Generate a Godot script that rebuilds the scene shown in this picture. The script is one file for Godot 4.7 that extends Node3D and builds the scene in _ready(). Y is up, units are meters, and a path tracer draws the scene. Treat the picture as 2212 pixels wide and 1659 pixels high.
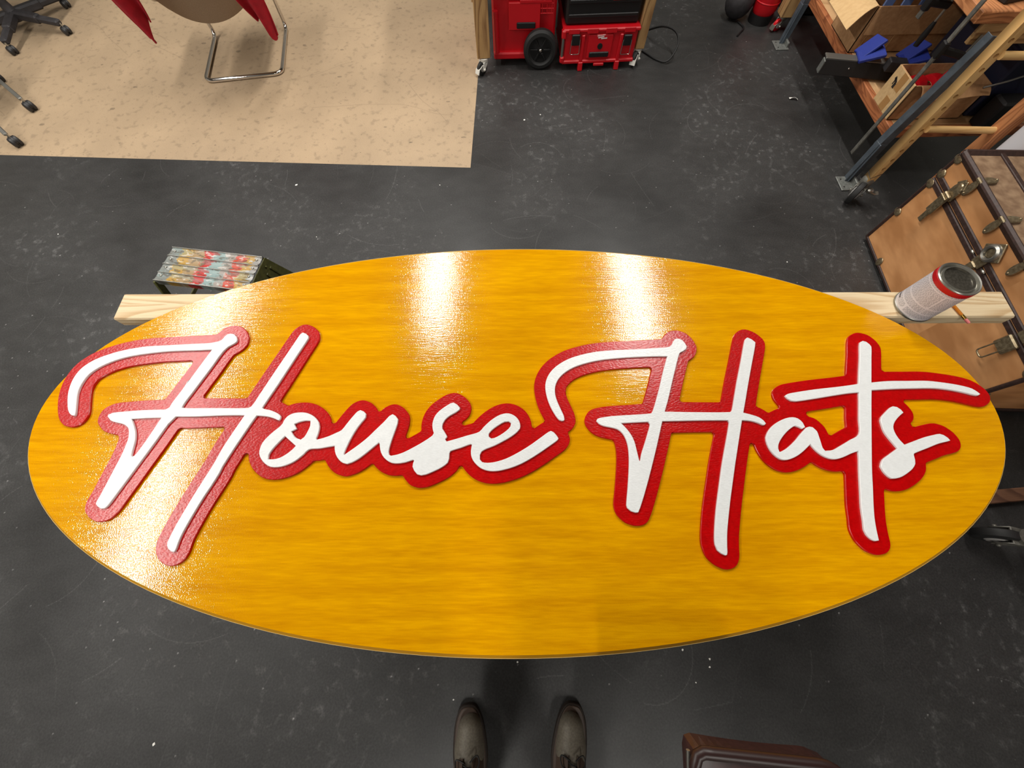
extends Node3D
# A sign workshop: an oval hand-painted sign lying on two timbers, tools and furniture round it. Metres, y up.

var M := {}
var taken := {}
var rng := RandomNumberGenerator.new()

# ---------------------------------------------------------------- mesh helpers
class MB:
	var st := SurfaceTool.new()
	var xf := Transform3D()
	var ctr := Vector3.ZERO
	func _init():
		st.begin(Mesh.PRIMITIVE_TRIANGLES)
	func vert(p: Vector3, uv: Vector2):
		st.set_uv(uv)
		st.add_vertex(xf * p)
	func tri(a, b, c, ua = Vector2.ZERO, ub = Vector2.ZERO, uc = Vector2.ZERO):
		vert(a, ua); vert(b, ub); vert(c, uc)
	# a, b, c, d counter-clockwise seen from outside
	func quad(a, b, c, d, ua = Vector2.ZERO, ub = Vector2(1, 0), uc = Vector2(1, 1), ud = Vector2(0, 1)):
		tri(a, c, b, ua, uc, ub); tri(a, d, c, ua, ud, uc)
	# orientation away from ctr
	func out3(a: Vector3, b: Vector3, c: Vector3, ua = Vector2.ZERO, ub = Vector2.ZERO, uc = Vector2.ZERO):
		if (b - a).cross(c - a).dot((a + b + c) / 3.0 - ctr) > 0:
			tri(a, c, b, ua, uc, ub)
		else:
			tri(a, b, c, ua, ub, uc)
	func flat():
		st.set_smooth_group(-1)
	func smooth(g = 1):
		st.set_smooth_group(g)
	# a box with chamfered edges; texture u runs along its longest side, in metres
	func box(c: Vector3, s: Vector3, r := 0.002, basis := Basis(), uvo := Vector2.ZERO):
		flat()
		var keep := xf
		xf = xf * Transform3D(basis, c)
		ctr = Vector3.ZERO
		var h := s / 2.0
		r = minf(r, minf(h.x, minf(h.y, h.z)) * 0.6)
		var la := s.max_axis_index()
		var f := func(p: Vector3, ax: int) -> Vector2:
			var ua := la
			if ax == la:
				ua = (ax + 1) % 3
			var va := 3 - ax - ua
			return Vector2(p[ua], p[va] + 0.37 * ax) + uvo
		for ax in 3:
			var b := (ax + 1) % 3
			var d := (ax + 2) % 3
			for sg in [-1.0, 1.0]:
				var q: Array[Vector3] = []
				for k in [[-1, -1], [1, -1], [1, 1], [-1, 1]]:
					var p := Vector3.ZERO
					p[ax] = sg * h[ax]; p[b] = k[0] * (h[b] - r); p[d] = k[1] * (h[d] - r)
					q.append(p)
				out3(q[0], q[1], q[2], f.call(q[0], ax), f.call(q[1], ax), f.call(q[2], ax))
				out3(q[0], q[2], q[3], f.call(q[0], ax), f.call(q[2], ax), f.call(q[3], ax))
			for s1 in [-1.0, 1.0]:
				for s2 in [-1.0, 1.0]:
					var q: Array[Vector3] = []
					for e in [-1.0, 1.0]:
						var p := Vector3.ZERO
						p[ax] = e * (h[ax] - r); p[b] = s1 * h[b]; p[d] = s2 * (h[d] - r)
						q.append(p)
						p[b] = s1 * (h[b] - r); p[d] = s2 * h[d]
						q.append(p)
					out3(q[0], q[1], q[3], f.call(q[0], b), f.call(q[1], b), f.call(q[3], b))
					out3(q[0], q[3], q[2], f.call(q[0], b), f.call(q[3], b), f.call(q[2], b))
		for sx in [-1.0, 1.0]:
			for sy in [-1.0, 1.0]:
				for sz in [-1.0, 1.0]:
					var g := Vector3(sx, sy, sz)
					out3(g * Vector3(h.x, h.y - r, h.z - r), g * Vector3(h.x - r, h.y, h.z - r), g * Vector3(h.x - r, h.y - r, h.z))
		xf = keep
		return self
	# a bar of rectangular section from a to b; up gives the direction of its second side
	func bar(a: Vector3, b: Vector3, w: float, t: float, up := Vector3.UP, r := 0.002, uvo := Vector2.ZERO):
		var x := (b - a).normalized()
		var z := x.cross(up)
		if z.length() < 0.01:
			z = x.cross(Vector3(0, 0, 1))
		z = z.normalized()
		var y := z.cross(x)
		return box((a + b) / 2.0, Vector3((b - a).length(), t, w), r, Basis(x, y, z), uvo)
	# a round tube along a path, radius a number or one for each point
	func tube(path: Array, rad, n := 10, caps := true, closed := false):
		smooth()
		var m := path.size()
		var side := Vector3.ZERO
		var rings := []
		var run := 0.0
		for i in m:
			var a: Vector3 = path[(i - 1 + m) % m] if closed else path[maxi(i - 1, 0)]
			var b: Vector3 = path[(i + 1) % m] if closed else path[mini(i + 1, m - 1)]
			var t := (b - a).normalized()
			if side == Vector3.ZERO:
				side = t.cross(Vector3.UP if absf(t.y) < 0.9 else Vector3.RIGHT).normalized()
			side = (side - t * side.dot(t)).normalized()
			var up := t.cross(side)
			var r: float = rad[i] if rad is Array else rad
			var ring := []
			if i > 0:
				run += (path[i] - path[i - 1]).length()
			for k in n + 1:
				var w := TAU * k / n
				ring.append([path[i] + (side * cos(w) + up * sin(w)) * r, Vector2(run, k * r * TAU / n)])
			rings.append(ring)
		if closed:
			rings.append(rings[0])
		for i in rings.size() - 1:
			for k in n:
				var a = rings[i][k]; var b = rings[i][k + 1]; var c = rings[i + 1][k + 1]; var d = rings[i + 1][k]
				quad(a[0], b[0], c[0], d[0], a[1], b[1], c[1], d[1])
		if caps and not closed:
			flat()
			for e in [0, m - 1]:
				var c: Vector3 = path[e]
				for k in n:
					var a = rings[e][k][0]; var b = rings[e][k + 1][0]
					if e == 0:
						tri(c, a, b)
					else:
						tri(c, b, a)
		return self
	# profile of (radius, height) pairs turned round the y axis of basis at c
	func lathe(profile: Array, n := 24, c := Vector3.ZERO, basis := Basis(), sharp := 35.0):
		var keep := xf
		xf = xf * Transform3D(basis, c)
		var grp := 2
		for i in profile.size() - 1:
			var p0: Vector2 = profile[i]; var p1: Vector2 = profile[i + 1]
			if i > 0:
				var d0: Vector2 = profile[i] - profile[i - 1]
				if absf(d0.angle_to(p1 - p0)) > deg_to_rad(sharp):
					grp += 1
			smooth(grp)
			for k in n:
				var a := TAU * k / n; var b := TAU * (k + 1) / n
				var q0 := Vector3(p0.x * cos(a), p0.y, p0.x * sin(a)); var q1 := Vector3(p0.x * cos(b), p0.y, p0.x * sin(b))
				var q2 := Vector3(p1.x * cos(b), p1.y, p1.x * sin(b)); var q3 := Vector3(p1.x * cos(a), p1.y, p1.x * sin(a))
				var u0 := Vector2(float(k) / n, p0.y); var u1 := Vector2(float(k + 1) / n, p0.y); var u2 := Vector2(float(k + 1) / n, p1.y); var u3 := Vector2(float(k) / n, p1.y)
				if p0.x > 1e-6:
					tri(q0, q1, q2, u0, u1, u2)
				if p1.x > 1e-6:
					tri(q0, q2, q3, u0, u2, u3)
		xf = keep
		return self
	func ball(c: Vector3, r: Vector3, n := 14):
		smooth(1)
		for i in n / 2:
			for k in n:
				var q := []
				for e in [[i, k], [i, k + 1], [i + 1, k + 1], [i + 1, k]]:
					var a: float = PI * e[0] / (n / 2) - PI / 2; var b: float = TAU * e[1] / n
					q.append(c + r * Vector3(cos(a) * cos(b), sin(a), cos(a) * sin(b)))
				quad(q[1], q[0], q[3], q[2])
		return self
	# flat shape in the xz plane, extruded from y0 up to y1, with chamfered top edge; holes are loops inside it
	func prism(outer: PackedVector2Array, holes: Array, y0: float, y1: float, bev := 0.0, uv := Rect2(0, 0, 1, 1)):
		var loops := [outer]
		loops.append_array(holes)
		var tops := []
		flat()
		for li in loops.size():
			var lp: PackedVector2Array = loops[li]
			var n := lp.size()
			var cw := Geometry2D.is_polygon_clockwise(lp)
			var sgn := -1.0 if (cw != (li > 0)) else 1.0
			var top := PackedVector2Array()
			for i in n:
				var e0 := (lp[i] - lp[(i - 1 + n) % n]).normalized(); var e1 := (lp[(i + 1) % n] - lp[i]).normalized()
				var nn := (Vector2(-e0.y, e0.x) + Vector2(-e1.y, e1.x)).normalized()
				var k := maxf(0.45, absf(nn.dot(Vector2(-e0.y, e0.x))))
				top.append(lp[i] + nn * sgn * bev / k)
			tops.append(top)
			smooth(5)
			for i in n:
				var j := (i + 1) % n
				var a := Vector3(lp[i].x, y0, lp[i].y); var b := Vector3(lp[j].x, y0, lp[j].y)
				var c := Vector3(lp[j].x, y1 - bev, lp[j].y); var d := Vector3(lp[i].x, y1 - bev, lp[i].y)
				var u := func(p: Vector3) -> Vector2: return (Vector2(p.x, p.z) - uv.position) / uv.size
				smooth(5)
				if sgn < 0:
					quad(a, b, c, d, u.call(a), u.call(b), u.call(c), u.call(d))
				else:
					quad(b, a, d, c, u.call(b), u.call(a), u.call(d), u.call(c))
				if bev > 0:
					smooth(6)
					var e := Vector3(top[j].x, y1, top[j].y); var f := Vector3(top[i].x, y1, top[i].y)
					if sgn < 0:
						quad(d, c, e, f, u.call(d), u.call(c), u.call(e), u.call(f))
					else:
						quad(c, d, f, e, u.call(c), u.call(d), u.call(f), u.call(e))
		flat()
		# caps: cut the outer loop into strips through the middle of every hole, then take the holes away
		var cuts := []
		for i in range(1, tops.size()):
			var mx := 0.0
			for p in tops[i]:
				mx += p.x
			cuts.append(mx / tops[i].size())
		cuts.sort()
		var parts := [tops[0]]
		for x in cuts:
			var nx := []
			for p in parts:
				for s in [Rect2(x - 20, -20, 20, 40), Rect2(x, -20, 20, 40)]:
					var rc := PackedVector2Array([s.position, s.position + Vector2(s.size.x, 0), s.end, s.position + Vector2(0, s.size.y)])
					nx.append_array(Geometry2D.intersect_polygons(p, rc))
			parts = nx
		for i in range(1, tops.size()):
			var nx := []
			for p in parts:
				nx.append_array(Geometry2D.clip_polygons(p, tops[i]))
			parts = nx
		for p in parts:
			var ix := Geometry2D.triangulate_polygon(p)
			for k in range(0, ix.size(), 3):
				for lev in [y1, y0]:
					var q := []
					var us := []
					for e in 3:
						var w: Vector2 = p[ix[k + e]]
						q.append(Vector3(w.x, lev, w.y)); us.append((w - uv.position) / uv.size)
					ctr = Vector3(q[0].x, (y0 + y1) / 2, q[0].z)
					out3(q[0], q[1], q[2], us[0], us[1], us[2])
		return self
	# a curved sheet with thickness; f(u, v) gives its points
	func sheet(f: Callable, nu: int, nv: int, thick := 0.003):
		var g := []
		for i in nu + 1:
			var row := []
			for j in nv + 1:
				row.append(f.call(float(i) / nu, float(j) / nv))
			g.append(row)
		var nrm := []
		for i in nu + 1:
			var row := []
			for j in nv + 1:
				var du: Vector3 = g[mini(i + 1, nu)][j] - g[maxi(i - 1, 0)][j]
				var dv: Vector3 = g[i][mini(j + 1, nv)] - g[i][maxi(j - 1, 0)]
				row.append(du.cross(dv).normalized() * thick / 2.0)
			nrm.append(row)
		for s in [1.0, -1.0]:
			smooth(2 if s > 0 else 3)
			for i in nu:
				for j in nv:
					var q := []
					var us := []
					for e in [[i, j], [i + 1, j], [i + 1, j + 1], [i, j + 1]]:
						q.append(g[e[0]][e[1]] + nrm[e[0]][e[1]] * s)
						us.append(Vector2(float(e[0]) / nu, float(e[1]) / nv))
					if s > 0:
						quad(q[0], q[1], q[2], q[3], us[0], us[1], us[2], us[3])
					else:
						quad(q[3], q[2], q[1], q[0], us[3], us[2], us[1], us[0])
		flat()
		var rim := []
		for i in nu: rim.append([i, 0])
		for j in nv: rim.append([nu, j])
		for i in nu: rim.append([nu - i, nv])
		for j in nv: rim.append([0, nv - j])
		for k in rim.size():
			var a = rim[k]; var b = rim[(k + 1) % rim.size()]
			quad(g[a[0]][a[1]] - nrm[a[0]][a[1]], g[b[0]][b[1]] - nrm[b[0]][b[1]], g[b[0]][b[1]] + nrm[b[0]][b[1]], g[a[0]][a[1]] + nrm[a[0]][a[1]])
		return self

func mb() -> MB:
	return MB.new()

func obj(called: String, m: MB, material: Material, parent: Node = self) -> MeshInstance3D:
	m.st.generate_normals()
	var o := MeshInstance3D.new()
	o.mesh = m.st.commit()
	o.mesh.surface_set_material(0, material)
	return put(called, o, parent)

func put(called: String, o: Node3D, parent: Node) -> Node3D:
	o.name = numbered(called) if parent == self else called
	parent.add_child(o, true)
	return o

func numbered(called: String) -> String:
	taken[called] = taken.get(called, -1) + 1
	return called if taken[called] == 0 else "%s_%03d" % [called, taken[called]]

func tag(o: Node, label: String, category: String, group := ""):
	o.set_meta("label", label)
	o.set_meta("category", category)
	if group:
		o.set_meta("group", group)
	return o

func thing(called: String, label: String, category: String, at := Vector3.ZERO, turn := 0.0, group := "") -> Node3D:
	var o := Node3D.new()
	put(called, o, self)
	o.position = at
	o.rotation.y = turn
	return tag(o, label, category, group)

func structure(called: String, m: MB, material: Material) -> MeshInstance3D:
	var o := obj(called, m, material)
	o.set_meta("kind", "structure")
	return o

func spline(ctrl: Array, per := 6) -> Array:
	var out := []
	for i in ctrl.size() - 1:
		var a: Vector3 = ctrl[maxi(i - 1, 0)]; var b: Vector3 = ctrl[i]; var c: Vector3 = ctrl[i + 1]; var d: Vector3 = ctrl[mini(i + 2, ctrl.size() - 1)]
		for k in per:
			out.append(b.cubic_interpolate(c, a, d, float(k) / per))
	out.append(ctrl[-1])
	return out

# corners of a path rounded with radius r
func rounded(ctrl: Array, r: float, per := 6, closed := false) -> Array:
	var out := []
	var n := ctrl.size()
	for i in n:
		if not closed and (i == 0 or i == n - 1):
			out.append(ctrl[i])
			continue
		var b: Vector3 = ctrl[i]
		var a: Vector3 = b + (ctrl[(i - 1 + n) % n] - b).limit_length(r)
		var c: Vector3 = b + (ctrl[(i + 1) % n] - b).limit_length(r)
		for k in per + 1:
			var t := float(k) / per
			out.append(a.lerp(b, t).lerp(b.lerp(c, t), t))
	return out

# ---------------------------------------------------------------- colour and texture helpers
func c8(r, g, b) -> Color:
	return Color(r / 255.0, g / 255.0, b / 255.0)

func mat(col: Color, rough := 0.6, metal := 0.0, spec := 0.5) -> StandardMaterial3D:
	var m := StandardMaterial3D.new()
	m.albedo_color = col
	m.roughness = rough
	m.metallic = metal
	m.metallic_specular = spec
	return m

func grain(w: int, h: int, seed_: int, freq: float, oct := 3, from := Vector2i.ZERO) -> PackedByteArray:
	var f := FastNoiseLite.new()
	f.seed = seed_
	f.noise_type = FastNoiseLite.TYPE_SIMPLEX_SMOOTH
	f.frequency = freq
	f.fractal_octaves = oct
	var a := from.x if from.x > 0 else w
	var b := from.y if from.y > 0 else h
	var im := f.get_image(a, b, false, false, true)
	if a != w or b != h:
		im.resize(w, h, Image.INTERPOLATE_CUBIC)
	im.convert(Image.FORMAT_L8)
	return im.get_data()

func picture(w: int, h: int, data: PackedByteArray) -> ImageTexture:
	var im := Image.create_from_data(w, h, false, Image.FORMAT_RGB8, data)
	im.generate_mipmaps()
	return ImageTexture.create_from_image(im)

func grey(w: int, h: int, data: PackedByteArray) -> ImageTexture:
	return ImageTexture.create_from_image(Image.create_from_data(w, h, false, Image.FORMAT_L8, data))

# timber with long growth rings and a few knots; u along the grain
func timber(light: Color, dark: Color, seed_: int, rings := 7.0, knots := [], w := 1024, h := 128, wander := 1.0) -> ImageTexture:
	var a := grain(w, h, seed_, 0.02, 2, Vector2i(96, 48))
	var b := grain(w, h, seed_ + 1, 0.3, 2, Vector2i(64, h))
	var d := PackedByteArray()
	d.resize(w * h * 3)
	var i := 0
	for y in h:
		for x in w:
			var v := float(y) / h
			var bend := 0.0
			var spot := 0.0
			for k in knots:
				var q := Vector2((x / float(w) - k[0]) * w / 40.0, (v - k[1]) * 10.0)
				var e := exp(-q.length_squared() * 0.35)
				bend += e * 2.2 * signf(v - k[1] + 0.001)
				spot = maxf(spot, smoothstep(0.55, 0.95, exp(-q.length_squared() * k[2])))
			var s := fposmod(v * rings + a[i] / 255.0 * 5.0 * wander + bend, 1.0)
			var t := clampf(smoothstep(0.35, 0.9, s) * (1.0 - smoothstep(0.9, 1.0, s)) * 0.85 + (b[i] - 128) / 255.0 * 0.5, 0.0, 1.0)
			var c := light.lerp(dark, t)
			c = c.lerp(Color(0.16, 0.08, 0.05), spot)
			d[i * 3] = int(c.r * 255); d[i * 3 + 1] = int(c.g * 255); d[i * 3 + 2] = int(c.b * 255)
			i += 1
	return picture(w, h, d)

func wood(light: Color, dark: Color, seed_: int, scale: Vector2, rough := 0.65, rings := 7.0, knots := [], wander := 1.0) -> StandardMaterial3D:
	var m := mat(Color.WHITE, rough)
	m.albedo_texture = timber(light, dark, seed_, rings, knots, 1024, 128, wander)
	m.uv1_scale = Vector3(scale.x, scale.y, 1)
	return m

# two colours mixed by noise, world- or object-wrapped
func mottled(c0: Color, c1: Color, seed_: int, freq: float, scale: float, rough := 0.7, metal := 0.0, stretch := 1) -> StandardMaterial3D:
	var w := 256
	var a := grain(w, w, seed_, freq, 4, Vector2i(w / stretch, w))
	var d := PackedByteArray()
	d.resize(w * w * 3)
	for i in w * w:
		var c := c0.lerp(c1, clampf((a[i] / 255.0 - 0.5) * 1.6 + 0.5, 0, 1))
		d[i * 3] = int(c.r * 255); d[i * 3 + 1] = int(c.g * 255); d[i * 3 + 2] = int(c.b * 255)
	var m := mat(Color.WHITE, rough, metal)
	m.albedo_texture = picture(w, w, d)
	m.uv1_triplanar = true
	m.uv1_scale = Vector3.ONE * scale
	return m

# ---------------------------------------------------------------- surfaces
func floor_picture() -> void:
	# painted concrete: dark grey paint, dusty scuffs, scratches and pale specks
	var w := 2048
	var h := 1536
	var cloud := grain(w, h, 11, 0.012, 4, Vector2i(512, 384))
	var scuff := grain(w, h, 12, 0.05, 5)
	var fine := grain(w, h, 13, 0.35, 2)
	var drag := grain(w, h, 14, 0.05, 3, Vector2i(700, 1024))
	var mark := PackedFloat32Array()
	mark.resize(w * h)
	rng.seed = 5
	for k in 420:
		var p := Vector2(rng.randf() * w, rng.randf() * h)
		var dir := Vector2.from_angle(rng.randf() * TAU)
		var turn := rng.randf_range(-0.02, 0.02)
		var n := int(rng.randf_range(12, 130))
		var s := rng.randf_range(0.06, 0.3)
		for i in n:
			dir = dir.rotated(turn)
			p += dir
			var x := int(p.x); var y := int(p.y)
			if x > 0 and y > 0 and x < w - 1 and y < h - 1:
				mark[y * w + x] = maxf(mark[y * w + x], s * rng.randf_range(0.3, 1.0))
	for k in 1500:
		var x := rng.randi_range(2, w - 4); var y := rng.randi_range(2, h - 4)
		var s := rng.randf_range(0.15, 1.0) ** 2
		mark[y * w + x] = s
		if s > 0.5:
			mark[y * w + x + 1] = s * 0.8
			mark[(y + 1) * w + x] = s * 0.6
	var d := PackedByteArray()
	d.resize(w * h * 3)
	var ro := PackedByteArray()
	ro.resize(w * h)
	for i in w * h:
		var t := (cloud[i] - 128) / 128.0
		var s := smoothstep(0.56, 0.86, scuff[i] / 255.0) * smoothstep(0.35, 0.75, cloud[i] / 255.0)
		var g := 1.0 + 0.13 * t + 0.2 * (fine[i] - 128) / 128.0 + 0.08 * (drag[i] - 128) / 128.0 + 0.55 * s * (0.35 + fine[i] / 255.0)
		var v := 52.0 * g + mark[i] * 120.0
		d[i * 3] = clampi(int(v * 1.012), 0, 255); d[i * 3 + 1] = clampi(int(v * 1.0), 0, 255); d[i * 3 + 2] = clampi(int(v * 0.992), 0, 255)
		ro[i] = clampi(int(118 + 60 * s + 0.3 * (cloud[i] - 128)), 0, 255)
	M.floor = mat(Color.WHITE, 1.0, 0.0, 0.42)
	M.floor.albedo_texture = picture(w, h, d)
	M.floor.roughness_texture = grey(w, h, ro)

func cream_picture() -> void:
	# pale cream floor paint with dark ticks, foot marks and long cracks
	var w := 2048
	var h := 1152
	var cloud := grain(w, h, 21, 0.012, 4, Vector2i(512, 288))
	var fine := grain(w, h, 22, 0.4, 2)
	var worn := grain(w, h, 24, 0.06, 3, Vector2i(1024, 576))
	var mark := PackedFloat32Array()
	mark.resize(w * h)
	rng.seed = 8
	for k in 2600:
		var p := Vector2(rng.randf() * w, rng.randf() * h)
		var dir := Vector2.from_angle(rng.randfn(-0.35, 0.5))
		var s := rng.randf_range(0.06, 0.34)
		for i in int(rng.randf_range(1, 6)):
			p += dir
			var x := clampi(int(p.x), 1, w - 2); var y := clampi(int(p.y), 1, h - 2)
			mark[y * w + x] = s
			if s > 0.3:
				mark[(y + 1) * w + x] = s
	for k in 60:
		var c := Vector2(rng.randf() * w, rng.randf() * h)
		var rx := rng.randf_range(3, 9); var ry := rx * rng.randf_range(0.4, 0.8)
		for y in range(int(c.y - ry), int(c.y + ry) + 1):
			for x in range(int(c.x - rx), int(c.x + rx) + 1):
				if x > 0 and y > 0 and x < w and y < h and Vector2((x - c.x) / rx, (y - c.y) / ry).length() < 1.0:
					mark[y * w + x] = maxf(mark[y * w + x], rng.randf_range(0.1, 0.32))
	for k in 14:
		var p := Vector2(rng.randf() * w, rng.randf() * h)
		var dir := Vector2.from_angle(rng.randfn(0.2, 0.5))
		for i in int(rng.randf_range(120, 520)):
			dir = dir.rotated(rng.randfn(0, 0.02))
			p += dir
			if p.x > 1 and p.y > 1 and p.x < w - 1 and p.y < h - 1:
				mark[int(p.y) * w + int(p.x)] = 0.25
	var d := PackedByteArray()
	d.resize(w * h * 3)
	for i in w * h:
		var t := (cloud[i] - 128) / 128.0
		var g := (1.0 + 0.05 * t + 0.09 * (fine[i] - 128) / 128.0 - 0.1 * smoothstep(0.6, 0.85, worn[i] / 255.0)) * (1.0 - mark[i])
		d[i * 3] = clampi(int(170 * g), 0, 255); d[i * 3 + 1] = clampi(int(147 * g), 0, 255); d[i * 3 + 2] = clampi(int(119 * g), 0, 255)
	M.cream = mat(Color.WHITE, 0.5)
	M.cream.albedo_texture = picture(w, h, d)

func sign_picture() -> void:
	# translucent ochre glaze brushed along the panel
	var w := 2048
	var h := 896
	var band := grain(w, h, 31, 0.03, 4, Vector2i(128, 896))
	var hair := grain(w, h, 32, 0.35, 2, Vector2i(128, 896))
	var mid := grain(w, h, 33, 0.12, 3, Vector2i(200, 896))
	var dust := grain(w, h, 34, 0.5, 1)
	var d := PackedByteArray()
	d.resize(w * h * 3)
	var e := PackedByteArray()
	e.resize(w * h)
	for i in w * h:
		var t := clampf(0.5 + 0.34 * (band[i] - 128) / 128.0 + 0.24 * (mid[i] - 128) / 128.0 + 0.22 * (hair[i] - 128) / 128.0 + 0.06 * (dust[i] - 128) / 128.0, 0, 1)
		d[i * 3] = int(lerpf(208, 240, t)); d[i * 3 + 1] = int(lerpf(138, 174, t)); d[i * 3 + 2] = 0
		e[i] = clampi(int(128 + 0.5 * (hair[i] - 128) + 0.3 * (mid[i] - 128) + 0.45 * (dust[i] - 128)), 0, 255)
	var m := mat(Color.WHITE, 0.1, 0.0, 0.5)
	m.albedo_texture = picture(w, h, d)
	m.heightmap_enabled = true
	m.heightmap_texture = grey(w, h, e)
	m.heightmap_scale = 0.05
	m.anisotropy_enabled = true
	m.anisotropy = -0.3
	M.ochre = m

func brushed(col: Color, seed_: int, rough: float, vary := 0.05, relief := 0.03) -> StandardMaterial3D:
	var w := 512
	var a := grain(w, w, seed_, 0.12, 3, Vector2i(256, 512))
	var b := grain(w, w, seed_ + 1, 0.03, 2)
	var d := PackedByteArray()
	d.resize(w * w * 3)
	for i in w * w:
		var g := 1.0 + vary * (a[i] - 128) / 128.0 + vary * (b[i] - 128) / 128.0
		d[i * 3] = clampi(int(col.r8 * g), 0, 255); d[i * 3 + 1] = clampi(int(col.g8 * g), 0, 255); d[i * 3 + 2] = clampi(int(col.b8 * g), 0, 255)
	var m := mat(Color.WHITE, rough)
	m.albedo_texture = picture(w, w, d)
	m.heightmap_enabled = true
	m.heightmap_texture = grey(w, w, a)
	m.heightmap_scale = relief
	m.uv1_triplanar = true
	m.uv1_scale = Vector3.ONE * 3.1
	return m

func can_picture() -> ImageTexture:
	# the printed back of a paint can: white panel, grey text blocks, dark block, red ground
	var w := 512
	var h := 256
	var im := Image.create(w, h, false, Image.FORMAT_RGB8)
	im.fill(c8(150, 24, 40))
	im.fill_rect(Rect2i(120, 12, 290, 234), c8(226, 220, 224))
	im.fill_rect(Rect2i(96, 12, 26, 92), c8(38, 26, 66))
	im.fill_rect(Rect2i(410, 12, 60, 234), c8(60, 40, 90))
	rng.seed = 3
	for bl in [[132, 22, 262, 22], [132, 52, 150, 96], [288, 52, 106, 96], [140, 156, 244, 34], [132, 200, 90, 30], [232, 200, 160, 30]]:
		var y: int = bl[1]
		while y < bl[1] + bl[3]:
			var x: int = bl[0]
			while x < bl[0] + bl[2] - 4:
				var n := rng.randi_range(3, 12)
				im.fill_rect(Rect2i(x, y, mini(n, bl[0] + bl[2] - x), 2), c8(150, 146, 152))
				x += n + 3
			y += 4
	im.fill_rect(Rect2i(134, 214, 40, 7), c8(60, 50, 58))
	im.fill_rect(Rect2i(284, 48, 2, 146), c8(236, 232, 236))
	return ImageTexture.create_from_image(im)

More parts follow.
